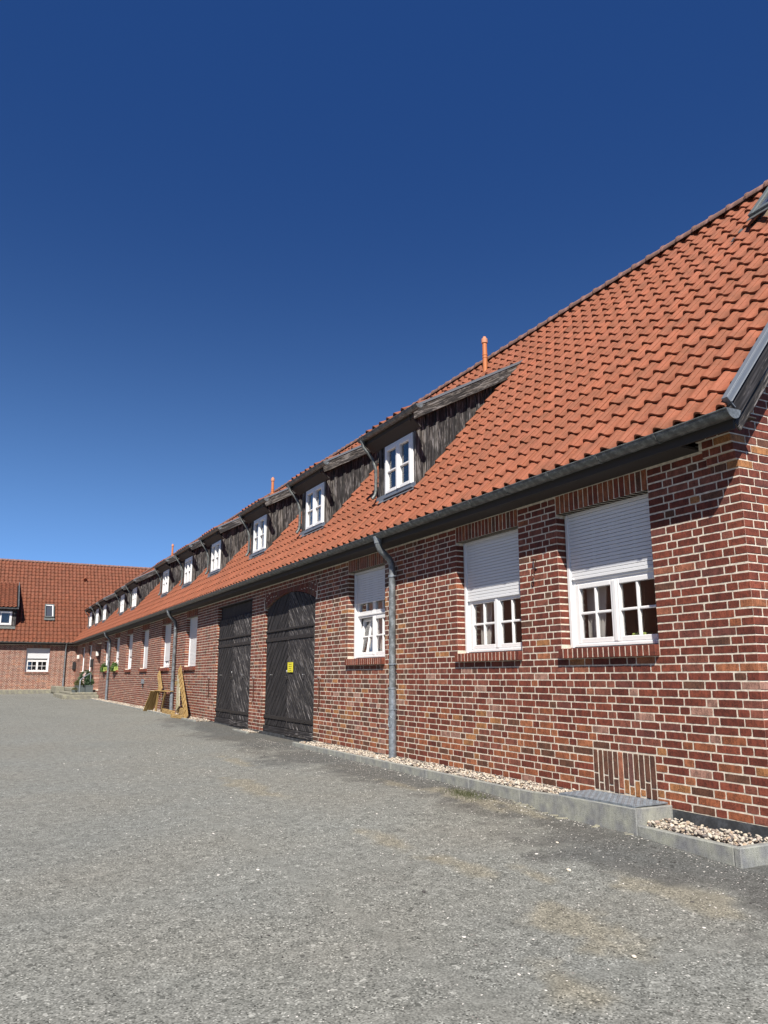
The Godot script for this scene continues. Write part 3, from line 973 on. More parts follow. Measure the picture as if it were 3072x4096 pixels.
func downpipe(b: Node3D, x: float, foot: float, place := Transform3D()) -> void:
	var s := sh(place)
	var z := 0.085
	s.path([V(x, 3.37, 0.335), V(x, 3.28, 0.335), V(x, 3.22, 0.325), V(x, 3.16, 0.29), V(x, 3.03, 0.14), V(x, 2.96, 0.095), V(x, 2.88, z), V(x, 0.98, z)], [0.085, 0.058, 0.052, 0.052, 0.052, 0.052, 0.052, 0.052], 16)
	var p := bit(b, "downpipe", s, M["zinc trim"])
	for y in [2.98, 3.2]:
		var c := sh(place)
		if y < 3.0: c.tube(V(x, 2.86, z), V(x, 2.90, z), 0.056, 0.056, 16)
		else: c.tube(V(x, 3.262, 0.335), V(x, 3.29, 0.335), 0.063, 0.063, 16)
		bit(p, "collar", c, M["zinc trim"])
	var st := sh(place)
	st.path([V(x, foot, z), V(x, 1.02, z)], [0.058, 0.058], 16)
	var sp := bit(p, "standpipe", st, M["galvanised"])
	var r := sh(place)
	r.tube(V(x, 1.0, z), V(x, 1.03, z), 0.065, 0.065, 16)
	bit(p, "ring", r, M["galvanised"])
	r = sh(place)
	r.tube(V(x, 0.77, z), V(x, 0.785, z), 0.061, 0.061, 16)
	bit(p, "ring", r, M["galvanised"])
	var hatch := sh(place)
	hatch.xf = place * Transform3D(Basis(), V(x, 0.52, z))
	var q := []
	for i in 13:
		var a := TAU * i / 12
		var w := cos(a) * 0.05
		q.append(V(sin(w / 0.058 + 0.25) * 0.06, sin(a) * 0.085, cos(w / 0.058 + 0.25) * 0.06))
	hatch.path(q, [0.005, 0.005, 0.005, 0.005, 0.005, 0.005, 0.005, 0.005, 0.005, 0.005, 0.005, 0.005, 0.005], 6, false)
	bit(p, "cleaning_hatch", hatch, M["galvanised"])
	for y in [0.70, 1.38, 2.75]:
		var k := sh(place)
		k.tube(V(x, y - 0.012, z), V(x, y + 0.012, z), 0.0625, 0.0625, 16)
		k.tube(V(x, y, 0.0), V(x, y, 0.04), 0.006, 0.006, 6)
		k.tube(V(x + 0.05, y, z), V(x + 0.11, y, z - 0.01), 0.008, 0.008, 6)
		bit(p, "pipe_clip", k, M["galvanised"])

# ---------------------------------------------------------------- roofs
# a slope in local axes: x across, y off the slope, z down the slope; rows counted up from the eave
func tile_list(place: Transform3D, w: float, gauge: float, x0: float, x1: float, rows: int, s0: float, keep: Callable) -> Array:
	var out := []
	var n := int((x1 - x0) / w)
	for r in rows:
		for i in n:
			var x := x0 + i * w
			var z := -(s0 + r * gauge)
			var p := place * V(x + w / 2, 0.02, z - gauge * 0.4)
			if not keep.call(p): continue
			var bas := Basis(Vector3(w / 0.235, rng.randf_range(-0.006, 0.006), 0), Vector3(0, 1, 0), Vector3(rng.randf_range(-0.004, 0.004), 0, gauge / 0.322))
			out.append({"t": place * Transform3D(bas, V(x + rng.randf_range(-0.002, 0.002), rng.randf_range(-0.0018, 0.0018), z + rng.randf_range(-0.004, 0.004))), "p": p, "tone": rng.randi() % 6})
	return out
func set_tiles(roof: Node3D, list: Array, most: int, rest := "roof_tile_field", old := false) -> void:
	var near := []
	for i in list.size():
		if in_view(list[i].p): near.append([list[i].p.distance_to(CAM), i])
	near.sort_custom(func(a, b): return a[0] < b[0])
	var single := {}
	for k in mini(most, near.size()): single[near[k][1]] = true
	var far := [[], []]
	var cols := [[], []]
	for i in list.size():
		var b: Dictionary = list[i]
		if single.has(i):
			var o := part(roof, "roof_tile", tile_meshes[i % 3], old_mats[b.tone] if old else tile_mats[b.tone])
			o.transform = b.t
		else:
			var k := 0 if b.p.distance_to(CAM) < 30.0 else 1
			far[k].append(b.t)
			var c: Color = tile_cols[b.tone]
			cols[k].append(c * 0.70 if old else c)
	for k in 2:
		if far[k].size(): field(roof, rest, tile_meshes[0 if k == 0 else 3], M["roof clay field"], far[k], cols[k])
func ridge_tiles(roof: Node3D, a: Vector3, b: Vector3, r: float, pitch: float) -> void:
	var d := (b - a).normalized()
	var out := d.cross(Vector3.UP).normalized()
	var s := sh()
	var l := pitch + 0.05
	var seg := 10
	for i in seg:
		var t0 := -0.25 + (PI + 0.5) * i / seg; var t1 := -0.25 + (PI + 0.5) * (i + 1) / seg
		var n0 := V(cos(t0), sin(t0), 0); var n1 := V(cos(t1), sin(t1), 0)
		var ra := r; var rb := r * 0.9
		s.quad_s(n0 * ra, n1 * ra, n1 * rb + V(0, 0, -l), n0 * rb + V(0, 0, -l), n0, n1, n1, n0)
		s.quad(n0 * ra, n1 * ra, n1 * (ra - 0.016), n0 * (ra - 0.016), Vector3.BACK)
		s.quad(n0 * (ra + 0.012), n1 * (ra + 0.012), n1 * (ra + 0.012) + V(0, 0, -0.03), n0 * (ra + 0.012) + V(0, 0, -0.03), n0)
		s.quad(n0 * (ra + 0.012) + V(0, 0, -0.03), n1 * (ra + 0.012) + V(0, 0, -0.03), n1 * ra + V(0, 0, -0.03), n0 * ra + V(0, 0, -0.03), Vector3.FORWARD)
		s.quad(n0 * (ra + 0.012), n1 * (ra + 0.012), n1 * (ra - 0.016), n0 * (ra - 0.016), Vector3.BACK)
	var m := s.mesh()
	var n := int((b - a).length() / pitch)
	for i in n:
		var o := part(roof, "ridge_tile", m, M["ridge clay"])
		o.transform = Transform3D(Basis(out, Vector3.UP, out.cross(Vector3.UP)).rotated(out, rng.randf_range(-0.008, 0.008)), a + d * pitch * (i + 1) + Vector3.UP * rng.randf_range(-0.004, 0.004))
		if out.cross(Vector3.UP).dot(d) < 0: pass

# ---------------------------------------------------------------- dormers
func dormer(b: Node3D, wl: float, blind: bool, main_end: float) -> void:
	wl *= 0.987
	var wr := wl + 1.007
	var cl := wl - 0.30          # cheeks
	var cr := wr + 0.06
	var zf := -0.30
	var slope := 0.543
	var roof_at := func(z): return 5.63 - slope * (z + 0.24) - 0.03
	var main_at := func(z): return EY + 1.19 * (EZ - z)
	# core: a closed dark box under the boards
	var core := sh()
	var z_back := -2.62
	var side := PackedVector2Array([Vector2(-zf, main_at.call(zf) - 0.05), Vector2(-zf, roof_at.call(zf) - 0.16), Vector2(-z_back, roof_at.call(z_back) - 0.16), Vector2(-z_back, main_at.call(z_back) - 0.05)])
	for x in [cl + 0.03, cr - 0.05]:
		core.xf = Transform3D(Basis(V(0, 0, -1), Vector3.UP, V(1, 0, 0)), V(x, 0, 0))
		core.prism(side, 0.0, 0.02)
	var d := bit(b, "dormer", core, M["plain boards"])
	# front boards round the window
	var wy0 := 4.274
	var wy1 := 5.193
	var fr := [[cl, wl - 0.155, 4.05, 5.40], [wl - 0.145, wl - 0.01, 4.05, 5.40], [wr + 0.01, cr, 4.05, 5.40], [wl - 0.01, wr + 0.01, 4.05, wy0 - 0.012]]
	for q in fr:
		var s := sh()
		s.uo = Vector2(rng.randf() * 3, rng.randf() * 3)
		s.box(V(q[0] + 0.002, q[2], zf - 0.03), V(q[1] - 0.002, q[3], zf + (0.0 if q != fr[1] else -0.012)), 0.004)
		bit(d, "front_board", s, M["timber worn"])
	var hb := sh()
	hb.box(V(wl - 0.01, wy1 + 0.004, zf - 0.03), V(wr + 0.01, 5.42, zf - 0.004), 0.004)
	bit(d, "front_board", hb, M["timber black"])
	# cheeks: wide boards with cover strips, cut to the two slopes
	for e in 2:
		var x := cr if e == 0 else cl
		var z := zf - 0.03
		var first := true
		var k := 0
		while z > -2.42:
			var bw := 0.205 + rng.randf_range(-0.02, 0.025) if e == 0 else 0.42
			var z1 := maxf(z - bw, -2.45)
			if z1 < z - 0.05:
				var poly := PackedVector2Array([Vector2(-z, main_at.call(z) - 0.02), Vector2(-z, roof_at.call(z) - 0.17), Vector2(-z1, roof_at.call(z1) - 0.17), Vector2(-z1, main_at.call(z1) - 0.02)])
				var s := sh(Transform3D(Basis(V(0, 0, -1), Vector3.UP, V(1, 0, 0)), V(x, 0, 0)))
				s.uo = Vector2(rng.randf() * 3, rng.randf() * 3)
				if e == 0: s.prism(poly, -0.028, -0.002 + rng.randf_range(-0.002, 0.002), 0.003)
				else: s.prism(poly, 0.002, 0.028)
				bit(d, "cheek_board", s, M["timber flaked"] if rng.randf() < 0.35 and e == 0 and wl > -25 else M["timber worn"])
				if e == 0 and z1 > -2.35:
					var p2 := PackedVector2Array([Vector2(-z1 - 0.03, main_at.call(z1 + 0.03) - 0.02), Vector2(-z1 - 0.03, roof_at.call(z1 + 0.03) - 0.17), Vector2(-z1 + 0.03, roof_at.call(z1 - 0.03) - 0.17), Vector2(-z1 + 0.03, main_at.call(z1 - 0.03) - 0.02)])
					s = sh(s.xf)
					s.uo = Vector2(rng.randf() * 3, rng.randf() * 3)
					s.prism(p2, 0.0, 0.022, 0.004)
					bit(d, "cover_strip", s, M["timber worn"])
			z = z1
			k += 1
	# corner post on the right front
	var post := sh()
	post.uo = Vector2(rng.randf(), rng.randf())
	post.box(V(cr - 0.04, 4.05, zf - 0.09), V(cr + 0.022, 5.40, zf + 0.014), 0.006)
	bit(d, "corner_board", post, M["timber flaked"])
	# window
	var w := sh()
	frame_rect(w, wl, wr, wy0, wy1, zf - 0.05, zf + 0.025, 0.055)
	var win := bit(d, "window_frame", w, M["window white"])
	var xm := (wl + wr) / 2
	for q in [[wl + 0.05, xm - 0.008], [xm + 0.008, wr - 0.05]]:
		var s := sh()
		frame_rect(s, q[0], q[1], wy0 + 0.05, wy1 - 0.05, zf - 0.025, zf + 0.04, 0.058)
		bit(d, "sash", s, M["window white"])
		var ym := (wy0 + wy1) / 2 - 0.02
		s = sh()
		s.box(V(q[0] + 0.058, ym - 0.016, zf - 0.02), V(q[1] - 0.058, ym + 0.016, zf + 0.03), 0.006)
		bit(d, "glazing_bar", s, M["window white"])
		for r in [[wy0 + 0.108, ym - 0.016], [ym + 0.016, wy1 - 0.108]]:
			s = sh()
			s.box(V(q[0] + 0.058, r[0], zf - 0.008), V(q[1] - 0.058, r[1], zf - 0.004))
			bit(d, "pane", s, M["glass"])
		if blind:
			s = sh()
			var y := wy0 + 0.12
			while y < ym - 0.01:
				s.obox(Transform3D(Basis(Vector3.RIGHT, -0.6), V((q[0] + q[1]) / 2, y, zf - 0.09)), V(q[1] - q[0] - 0.05, 0.002, 0.026))
				y += 0.024
			bit(d, "blind", s, M["blind"])
	var stile := sh()
	stile.box(V(xm - 0.022, wy0 + 0.055, zf + 0.03), V(xm + 0.022, wy1 - 0.055, zf + 0.052), 0.006)
	bit(d, "meeting_stile", stile, M["window white"])
	if not blind:
		var cur := sh()
		for i in 8:
			var xa := lerpf(wl + 0.07, wr - 0.07, i / 8.0); var xb := lerpf(wl + 0.07, wr - 0.07, (i + 1) / 8.0)
			if i == 3 or i == 4 or i == 2: continue
			cur.quad(V(xa, wy0, zf - 0.16 + 0.02 * (i % 2)), V(xb, wy0, zf - 0.14 - 0.02 * (i % 2)), V(xb, wy1, zf - 0.14 - 0.02 * (i % 2)), V(xa, wy1, zf - 0.16 + 0.02 * (i % 2)), Vector3.BACK)
		bit(d, "curtain", cur, M["curtain"])
	# back of the room
	var room := sh()
	room.box(V(cl + 0.06, 3.9, -2.2), V(cr - 0.08, 6.3, -2.15))
	room.box(V(cl + 0.06, 3.9, -2.15), V(cr - 0.08, 3.95, zf - 0.1))
	bit(d, "room_wall", room, M["room wall"])
	# zinc below the window
	var ap := sh()
	ap.box(V(wl - 0.02, wy0 - 0.035, zf - 0.02), V(wr + 0.02, wy0 - 0.008, zf + 0.06), 0.004)
	var sl := Basis(Vector3.RIGHT, TH)
	ap.obox(Transform3D(sl, V((cl + cr) / 2, main_at.call(zf) + 0.03, zf + 0.025)), V(cr - cl + 0.02, 0.010, 0.11))
	ap.obox(Transform3D(Basis(), V((cl + cr) / 2, main_at.call(zf) + 0.055, zf + 0.02)), V(cr - cl + 0.04, 0.14, 0.012))
	bit(d, "apron_flashing", ap, M["zinc smooth"])
	# roof: slab, soffit, barge boards, verge trims, tiles
	var rl := cl - 0.16
	var rr := cr + 0.155
	var pitch := atan(slope)
	var zs := -0.07
	var zt := -2.72
	var mid := V((rl + rr) / 2, roof_at.call((zs + zt) / 2) - 0.10, (zs + zt) / 2)
	var lenr := (zs - zt) / cos(pitch)
	var slab := sh()
	slab.obox(Transform3D(Basis(Vector3.RIGHT, pitch), mid), V(rr - rl - 0.06, 0.05, lenr))
	bit(d, "roof_boarding", slab, M["plain boards"])
	var sof := sh()
	sof.bar(V((cl + cr) / 2 + 0.02, 5.47, -0.115), V((cl + cr) / 2 + 0.02, 5.33, -0.125), cr - cl + 0.46, 0.022)
	bit(d, "fascia_board", sof, M["stained timber"])
	sof = sh()
	sof.bar(V((cl + cr) / 2 + 0.02, 5.335, -0.122), V((cl + cr) / 2 + 0.02, 5.205, zf + 0.015), cr - cl + 0.40, 0.022)
	bit(d, "soffit_board", sof, M["stained timber"])
	for e in 2:
		var x := rr if e == 0 else rl
		var s := sh(Transform3D(Basis(Vector3.RIGHT, pitch) * Basis(V(0, 0, -1), V(1, 0, 0), V(0, -1, 0)), V(x - 0.015 * (1 if e == 0 else -1), mid.y - 0.02, mid.z)))
		s.uo = Vector2(rng.randf() * 3, rng.randf() * 3)
		s.xf = Transform3D(Basis(Vector3.RIGHT, pitch - PI / 2) , V(x - 0.015 * (1 if e == 0 else -1), mid.y - 0.025, mid.z))
		s.box(V(-0.014, -lenr / 2, -0.10), V(0.014, lenr / 2, 0.075), 0.004)
		bit(d, "barge_board", s, M["timber worn"] if wl < -20 else M["timber flaked"])
		s = sh(Transform3D(Basis(Vector3.RIGHT, pitch), V(x, mid.y + 0.10, mid.z)))
		s.box(V(-0.03 if e == 0 else -0.01, 0.0, -lenr / 2), V(0.01 if e == 0 else 0.03, 0.010, lenr / 2), 0.002)
		s.box(V(0.0 if e == 0 else -0.01, -0.03, -lenr / 2), V(0.01 if e == 0 else 0.0, 0.0, lenr / 2), 0.002)
		bit(d, "verge_trim", s, M["zinc smooth"])
	var place := Transform3D(Basis(Vector3.RIGHT, pitch), V(0, roof_at.call(zs) - 0.06, zs))
	var n := int((rr - rl - 0.08) / 0.235)
	var tw := (rr - rl - 0.09) / n
	var tl := tile_list(place, tw, 0.322, rl + 0.045, rr - 0.03, 10, -0.03, func(p): return p.y > EY + 1.19 * (EZ - p.z) - 0.25)
	var ts := []
	var cs := []
	for q in tl:
		ts.append(q.t); cs.append(tile_cols[q.tone])
	field(d, "roof_tile_field", tile_meshes[0] if wl > -26 else tile_meshes[3], M["roof clay field"], ts, cs)
	# gutter and its pipe
	var gy := 5.445
	var gz := -0.055
	var s := sh()
	half_gutter(s, V(rl - 0.10, gy, gz), V(rr + 0.42, gy, gz), 0.065)
	bit(d, "gutter", s, M["zinc"])
	for q in [rl - 0.10, rr + 0.42]:
		s = sh()
		for i in 10:
			var t0 := PI + PI * i / 10; var t1 := PI + PI * (i + 1) / 10
			for o in [0.0, 0.004]:
				s.tri(V(q + o, gy, gz), V(q + o, gy + sin(t0) * 0.065, gz + cos(t0) * 0.065), V(q + o, gy + sin(t1) * 0.065, gz + cos(t1) * 0.065), Vector3.RIGHT if o > 0 else Vector3.LEFT)
		bit(d, "gutter_end_cap", s, M["zinc trim"])
	s = sh()
	for i in 4:
		var x := lerpf(rl + 0.25, rr + 0.25, i / 3.0)
		for k in 8:
			var t0 := PI + PI * k / 8; var t1 := PI + PI * (k + 1) / 8
			s.quad(V(x - 0.013, gy + sin(t0) * 0.067, gz + cos(t0) * 0.067), V(x - 0.013, gy + sin(t1) * 0.067, gz + cos(t1) * 0.067), V(x + 0.013, gy + sin(t1) * 0.067, gz + cos(t1) * 0.067), V(x + 0.013, gy + sin(t0) * 0.067, gz + cos(t0) * 0.067), V(0, sin((t0 + t1) / 2), cos((t0 + t1) / 2)))
	bit(d, "gutter_bracket", s, M["zinc"])
	s = sh()
	var px := rl + 0.02
	var ex := cl - 0.035
	s.path([V(px, gy - 0.02, gz), V(px, gy - 0.10, gz), V(px + 0.01, gy - 0.17, gz - 0.01), V(px + 0.05, gy - 0.27, gz - 0.08), V(ex - 0.04, gy - 0.40, zf + 0.07), V(ex, gy - 0.50, zf + 0.06), V(ex, gy - 0.60, zf + 0.03), V(ex, 4.47, zf + 0.03), V(ex, 4.38, zf + 0.05), V(ex - 0.01, 4.31, zf + 0.10)], [0.062, 0.040, 0.032, 0.031, 0.031, 0.031, 0.031, 0.031, 0.031, 0.031], 12)
	bit(d, "downpipe", s, M["zinc"])

# ---------------------------------------------------------------- the long wing
var sills := [[-6.935, -5.515], [-9.095, -7.662], [-12.72, -11.27], [-25.17, -23.73], [-28.92, -27.40], [-32.90, -31.40], [-36.50, -35.0], [-40.0, -38.50], [-43.50, -42.02], [-50.33, -48.73], [-53.74, -52.16]]
var shut_at := [2.262, 2.20, 2.452, 1.512, 1.74, 1.55, 2.06, 2.06, 2.10, 2.5, 2.5]
const DOOR_R := [-17.33, -14.27]
const DOOR_L := [-21.43, -18.34]
const ENTRY := [-46.9, -44.75]
func long_wing() -> void:
	var b := thing("stable_wing", "long red brick stable wing with tiled roof and row of black boarded dormers", "building")
	var patchy := FastNoiseLite.new()
	patchy.seed = 5
	patchy.frequency = 0.22
	var holes := []
	var skips := []
	for s in sills:
		holes.append([s[0], s[1], 1.49, 3.03, 0.16])
		skips.append([s[0] - 0.004, s[1] + 0.004, 1.385, 1.492])
		skips.append([s[0] - 0.0, s[1] + 0.0, 3.028, 3.3])
	for q in [[DOOR_R, 3.084], [DOOR_L, 3.078]]: holes.append([q[0][0], q[0][1], -0.02, q[1], 0.2])
	skips.append([DOOR_R[0] - 0.09, DOOR_R[1] + 0.09, 2.74, 3.084])
	holes.append([ENTRY[0], ENTRY[1], 0.5, 3.0, 0.28])
	var patch := [-6.515, -5.665, -0.02, 0.457]
	skips.append(patch)
	var wall := bit(b, "wall", wall_core(Transform3D(), XF, XC, 0.0, 3.25, holes, 0.3), M["mortar"])
	rng.seed = 77
	var list := lay_bricks(Transform3D(), XF, XC, 42, XC, holes, skips, func(x, y): return brick_tone(x, y, patchy), XC)
	# gable: axes along the world's -z, facing +x
	var gp := Transform3D(Basis(V(0, 0, -1), Vector3.UP, V(1, 0, 0)), V(XC, 0, 0))
	var lim := func(y): return Vector2(0.0, 6.34) if y < 3.25 else Vector2(maxf(0.0, (y - 3.56) / 1.19), 6.34 - maxf(0.0, (y - 3.56) / 1.19))
	var glist := lay_bricks(gp, 0.0, 6.34, 92, 6.34, [], [], func(x, y): return brick_tone(-5.0 - x, y + 0.4, patchy), 1e9, func(y): 
		var l: Vector2 = lim.call(y)
		var row := roundi((y - 0.071) / COURSE)
		if y < 3.56: l.x = 0.127 if row % 2 == 0 else 0.189
		return l)
	list.append_array(glist)
	set_bricks(wall, list, 300)
	# corner bricks stand on both faces
	for row in 44:
		var s := sh()
		var y := row * COURSE + 0.006
		var lx := 0.183 if row % 2 == 0 else 0.121
		var lz := 0.115 if row % 2 == 0 else 0.183
		var proj: float = [0.0, 0.006, 0.03, 0.053, 0.075, 0.09][clampi(row - 38, 0, 5)]
		s.box(V(XC - lx, y + rng.randf_range(-0.001, 0.001), -lz), V(XC + 0.0015 * rng.randf(), y + 0.065, proj + rng.randf_range(-0.001, 0.002)), 0.0035)
		bit(wall, "corner_brick", s, brick_mats[brick_tone(-5, y, patchy) if row != 39 else 25])
		if row >= 39:      # the corbel under the eave
			var x := XC - lx - 0.012
			var left := -4.745 - 0.018 * (row - 39)
			while x > left + 0.03:
				var w := minf(0.118, x - left)
				s = sh()
				s.box(V(x - w, y, -0.05), V(x, y + 0.065, proj + rng.randf_range(-0.0015, 0.0015)), 0.0035)
				bit(wall, "corbel_brick", s, brick_mats[[6, 9, 9, 0, 2][rng.randi() % 5] * 3 + rng.randi() % 2])
				x -= w + 0.012
			s = sh()
			s.box(V(left, y - 0.0058, -0.05), V(XC - 0.003, y + 0.0705, proj - 0.006))
			bit(wall, "corbel_mortar", s, M["mortar"])
	# gable core
	var gs := sh(gp)
	gs.prism(PackedVector2Array([Vector2(0.004, 0), Vector2(6.336, 0), Vector2(6.336, 3.25), Vector2(6.336, 3.60), Vector2(3.5, 7.32), Vector2(2.83, 7.32), Vector2(0.004, 3.52)]), -0.3, -0.0045)
	bit(b, "gable_wall", gs, M["mortar"])
	var bw := sh()
	bw.box(V(XF, -0.3, -6.34), V(XC - 0.31, 3.3, -6.05))
	bit(b, "back_wall", bw, M["mortar"])
	var fl := sh()
	fl.box(V(XF, 3.255, -6.2), V(XC - 0.31, 3.3, 0.02))
	fl.box(V(XF, -0.02, -6.04), V(XC - 0.31, -0.005, -0.31))
	fl.box(V(-14.0, -0.005, -6.0), V(-13.8, 3.25, -0.31))
	fl.box(V(-22.2, -0.005, -6.0), V(-22.0, 3.25, -0.31))
	fl.box(V(-26.5, -0.005, -6.0), V(-26.3, 3.25, -0.31))
	fl.box(V(-9.8, -0.005, -6.0), V(-9.7, 3.25, -0.31))
	fl.box(V(-44.0, -0.005, -6.0), V(-43.9, 3.25, -0.31))
	fl.box(V(-13.8, -0.005, -4.0), V(-9.81, 3.25, -3.9))
	fl.box(V(-9.69, -0.005, -4.0), V(XC - 0.32, 3.25, -3.9))
	bit(b, "room_wall", fl, M["room wall"])
	# bitumen damp course strip at the foot
	var bm := sh()
	bm.box(V(-56.4, -0.5, -0.2), V(XC + 0.004, -0.002, 0.006))
	bm.box(V(XC - 0.2, -0.5, -6.3), V(XC + 0.006, -0.003, -0.2))
	bit(b, "damp_proof_strip", bm, M["bitumen"])
	# bricked-up cellar vent near the corner
	var pm := sh()
	pm.box(V(patch[0], 0.02, -0.1), V(patch[1], 0.457, -0.006))
	var vent := bit(b, "bricked_up_vent", pm, M["mortar"])
	var n := 12
	var step: float = (patch[1] - patch[0]) / n
	for i in n:
		var cut: float = [0.22, 0.13, 0.21, 0.12, 0.19, 0.10, 0.20, 0.14, 0.20, 0.13, 0.2, 0.15][i]
		for q in [[0.05 + rng.randf() * 0.02, cut - 0.006], [cut + 0.006, 0.452]]:
			var s := sh(Transform3D(Basis(Vector3.BACK, PI / 2), V(patch[0] + step * (i + 1) - 0.006 + rng.randf_range(-0.002, 0.002), q[0], rng.randf_range(0.0, 0.004))))
			var o := part(vent, "brick", brick_long[(i * 3) % 7], brick_mats[((8 if q[0] < 0.1 and i > 4 and rng.randf() < 0.6 else [10, 10, 9, 9, 5][rng.randi() % 5]) if i != 5 else 11) * 3 + 1])
			o.transform = s.xf * Transform3D(Basis.from_scale(V(q[1] - q[0], (step - 0.011) / 0.065, 0.09)), Vector3.ZERO)
	# windows
	for i in sills.size():
		var s = sills[i]
		ground_window(b, Transform3D(), s[0], s[1], shut_at[i], i == 2, i < 3 or i == 4)
		brick_sill(b, Transform3D(), s[0], s[1])
		brick_lintel(b, Transform3D(), s[0], s[1])
	barn_door(b, DOOR_R[0], DOOR_R[1], true)
	barn_door(b, DOOR_L[0], DOOR_L[1], false)
	var ed := sh()
	ed.box(V(ENTRY[0] + 0.05, 0.52, -0.36), V(ENTRY[1] - 0.05, 2.6, -0.30), 0.01)
	ed.box(V(ENTRY[0] + 0.02, 2.62, -0.36), V(ENTRY[1] - 0.02, 2.98, -0.31), 0.01)
	bit(b, "entrance_door", ed, M["window white"])
	# roof
	var u := V(0, sin(TH), -cos(TH))
	var rs := sh()
	var l := (RIDGE_Y - EY) / sin(TH) + 0.02
	rs.obox(Transform3D(Basis(Vector3.RIGHT, TH), V((XC + 0.19 - 59.6) / 2, EY, EZ) + u * (l / 2 - 0.02) - V(0, cos(TH), sin(TH)) * 0.07), V(59.6 + XC + 0.19, 0.06, l))
	var roof := bit(b, "roof", rs, M["plain boards"])
	var back := sh()
	back.obox(Transform3D(Basis(Vector3.RIGHT, -TH), V((XC + 0.19 - 59.6) / 2, EY - 0.08, -6.90) + V(0, sin(TH), cos(TH)) * (l / 2 - 0.02)), V(59.6 + XC + 0.19, 0.08, l))
	bit(b, "rear_roof", back, tile_mats[0])
	var tp := Transform3D(Basis(V(1, 0, 0), V(0, cos(TH), sin(TH)), V(0, -sin(TH), cos(TH))), V(0, EY, EZ) - V(0, cos(TH), sin(TH)) * 0.03)
	var doors := dormers_at()
	rng.seed = 99
	var tl := tile_list(tp, 0.2362, 0.322, -4.245 - 0.2362 * 236, -4.23, 18, -0.045, func(p):
		if p.x < XF + 0.33 - (p.y - EY) / 1.19 - 0.1: return false
		if p.y > RIDGE_Y + 0.02: return false
		if p.x > -5.83 and p.x < -5.02 and p.y > 6.93 and p.y < 8.0: return false
		for w in doors:
			if p.x > w * 0.987 - 0.22 and p.x < w * 0.987 + 0.98 and p.z < -0.33 and p.z > -2.6: return false
		return true)
	set_tiles(roof, tl, 300)
	ridge_tiles(roof, V(-59.7, 7.80, -3.28), V(-4.19, 7.80, -3.28), 0.088, 0.31)
	# eaves
	var so := sh()
	so.box(V(-56.3, 3.252, -0.02), V(-4.84, 3.278, 0.262), 0.002)
	so.box(V(-4.838, 3.384, -0.02), V(-4.24, 3.398, 0.262), 0.002)
	so.box(V(-56.3, 3.252, 0.264), V(-4.24, 3.40, 0.286), 0.003)
	bit(b, "eaves_board", so, M["stained timber"])
	gutter(b, V(-56.1, 3.402, 0.336), V(-4.185, 3.402, 0.336), 0.076, 0.78)
	for q in [[-10.86, -0.02], [-26.36, 0.0], [-41.05, 0.03]]: downpipe(b, q[0], q[1])
	# verge at the gable: zinc trim, two boards
	for e in 1:
		var t := Transform3D(Basis(Vector3.RIGHT, TH - PI / 2), V(-4.205, EY, EZ))    # local y runs up the slope, z points off it
		t.basis = Basis(V(1, 0, 0), u, V(1, 0, 0).cross(u))
		var s := sh(t)
		s.box(V(-0.045, 0.0, 0.075), V(0.014, l, 0.086), 0.003)
		s.box(V(0.002, 0.0, 0.022), V(0.014, l, 0.076), 0.003)
		s.box(V(-0.045, -0.006, -0.04), V(0.016, 0.004, 0.087), 0.002)
		s.box(V(0.012, -0.002, 0.022), V(0.024, l, 0.03), 0.002)
		bit(roof, "verge_trim", s, M["zinc smooth"])
		s = sh(t)
		s.lathe(V(-0.02, -0.008, 0.01), [Vector2(0, -0.004), Vector2(0.007, -0.003), Vector2(0.007, 0.0)], 8)
		bit(roof, "screw", s, M["steel bright"])
		s = sh(t)
		s.uo = Vector2(0.2, 0.5)
		s.box(V(-0.03, -0.05, -0.125), V(0.0, l, 0.0), 0.004)
		bit(roof, "barge_board", s, M["timber black"])
		s = sh(t)
		s.uo = Vector2(0.7, 0.1)
		s.box(V(-0.06, -0.07, -0.235), V(-0.032, l, -0.12), 0.006)
		bit(roof, "barge_board", s, M["timber flaked"])
		s = sh(t)
		s.box(V(-0.24, 0.02, -0.10), V(-0.061, l, -0.08))
		bit(roof, "verge_soffit", s, M["stained timber"])
	# roof window at the right edge
	var sk := sh(Transform3D(tp.basis, V(-5.42, 7.18, -2.71) + V(0, cos(TH), sin(TH)) * 0.02))
	sk.box(V(-0.39, 0.0, -0.55), V(-0.31, 0.075, 0.36), 0.006)
	sk.box(V(0.31, 0.0, -0.55), V(0.39, 0.075, 0.36), 0.006)
	sk.box(V(-0.31, 0.0, 0.28), V(0.31, 0.073, 0.36), 0.006)
	sk.box(V(-0.31, 0.0, -0.55), V(0.31, 0.073, -0.47), 0.006)
	var rw := bit(roof, "roof_window", sk, M["grey plastic"])
	var pn := sh(sk.xf)
	pn.box(V(-0.31, 0.05, -0.47), V(0.31, 0.056, 0.28))
	bit(roof, "roof_window_pane", pn, M["glass"])
	var le := sh(sk.xf)
	le.box(V(-0.40, 0.03, 0.36), V(0.40, 0.038, 0.44), 0.003)
	bit(roof, "roof_window_apron", le, M["zinc"])
	var lead := sh(tp)
	for q in [[-5.98, -4.45], [-6.0, -4.25]]:
		var h := 0.06
		lead.obox(Transform3D(Basis(Vector3.FORWARD, 0.12), V(q[0] + 0.02, h, q[1])), V(0.12, 0.008, 0.10), 0.003)
	bit(roof, "lead_patch", lead, M["zinc"])
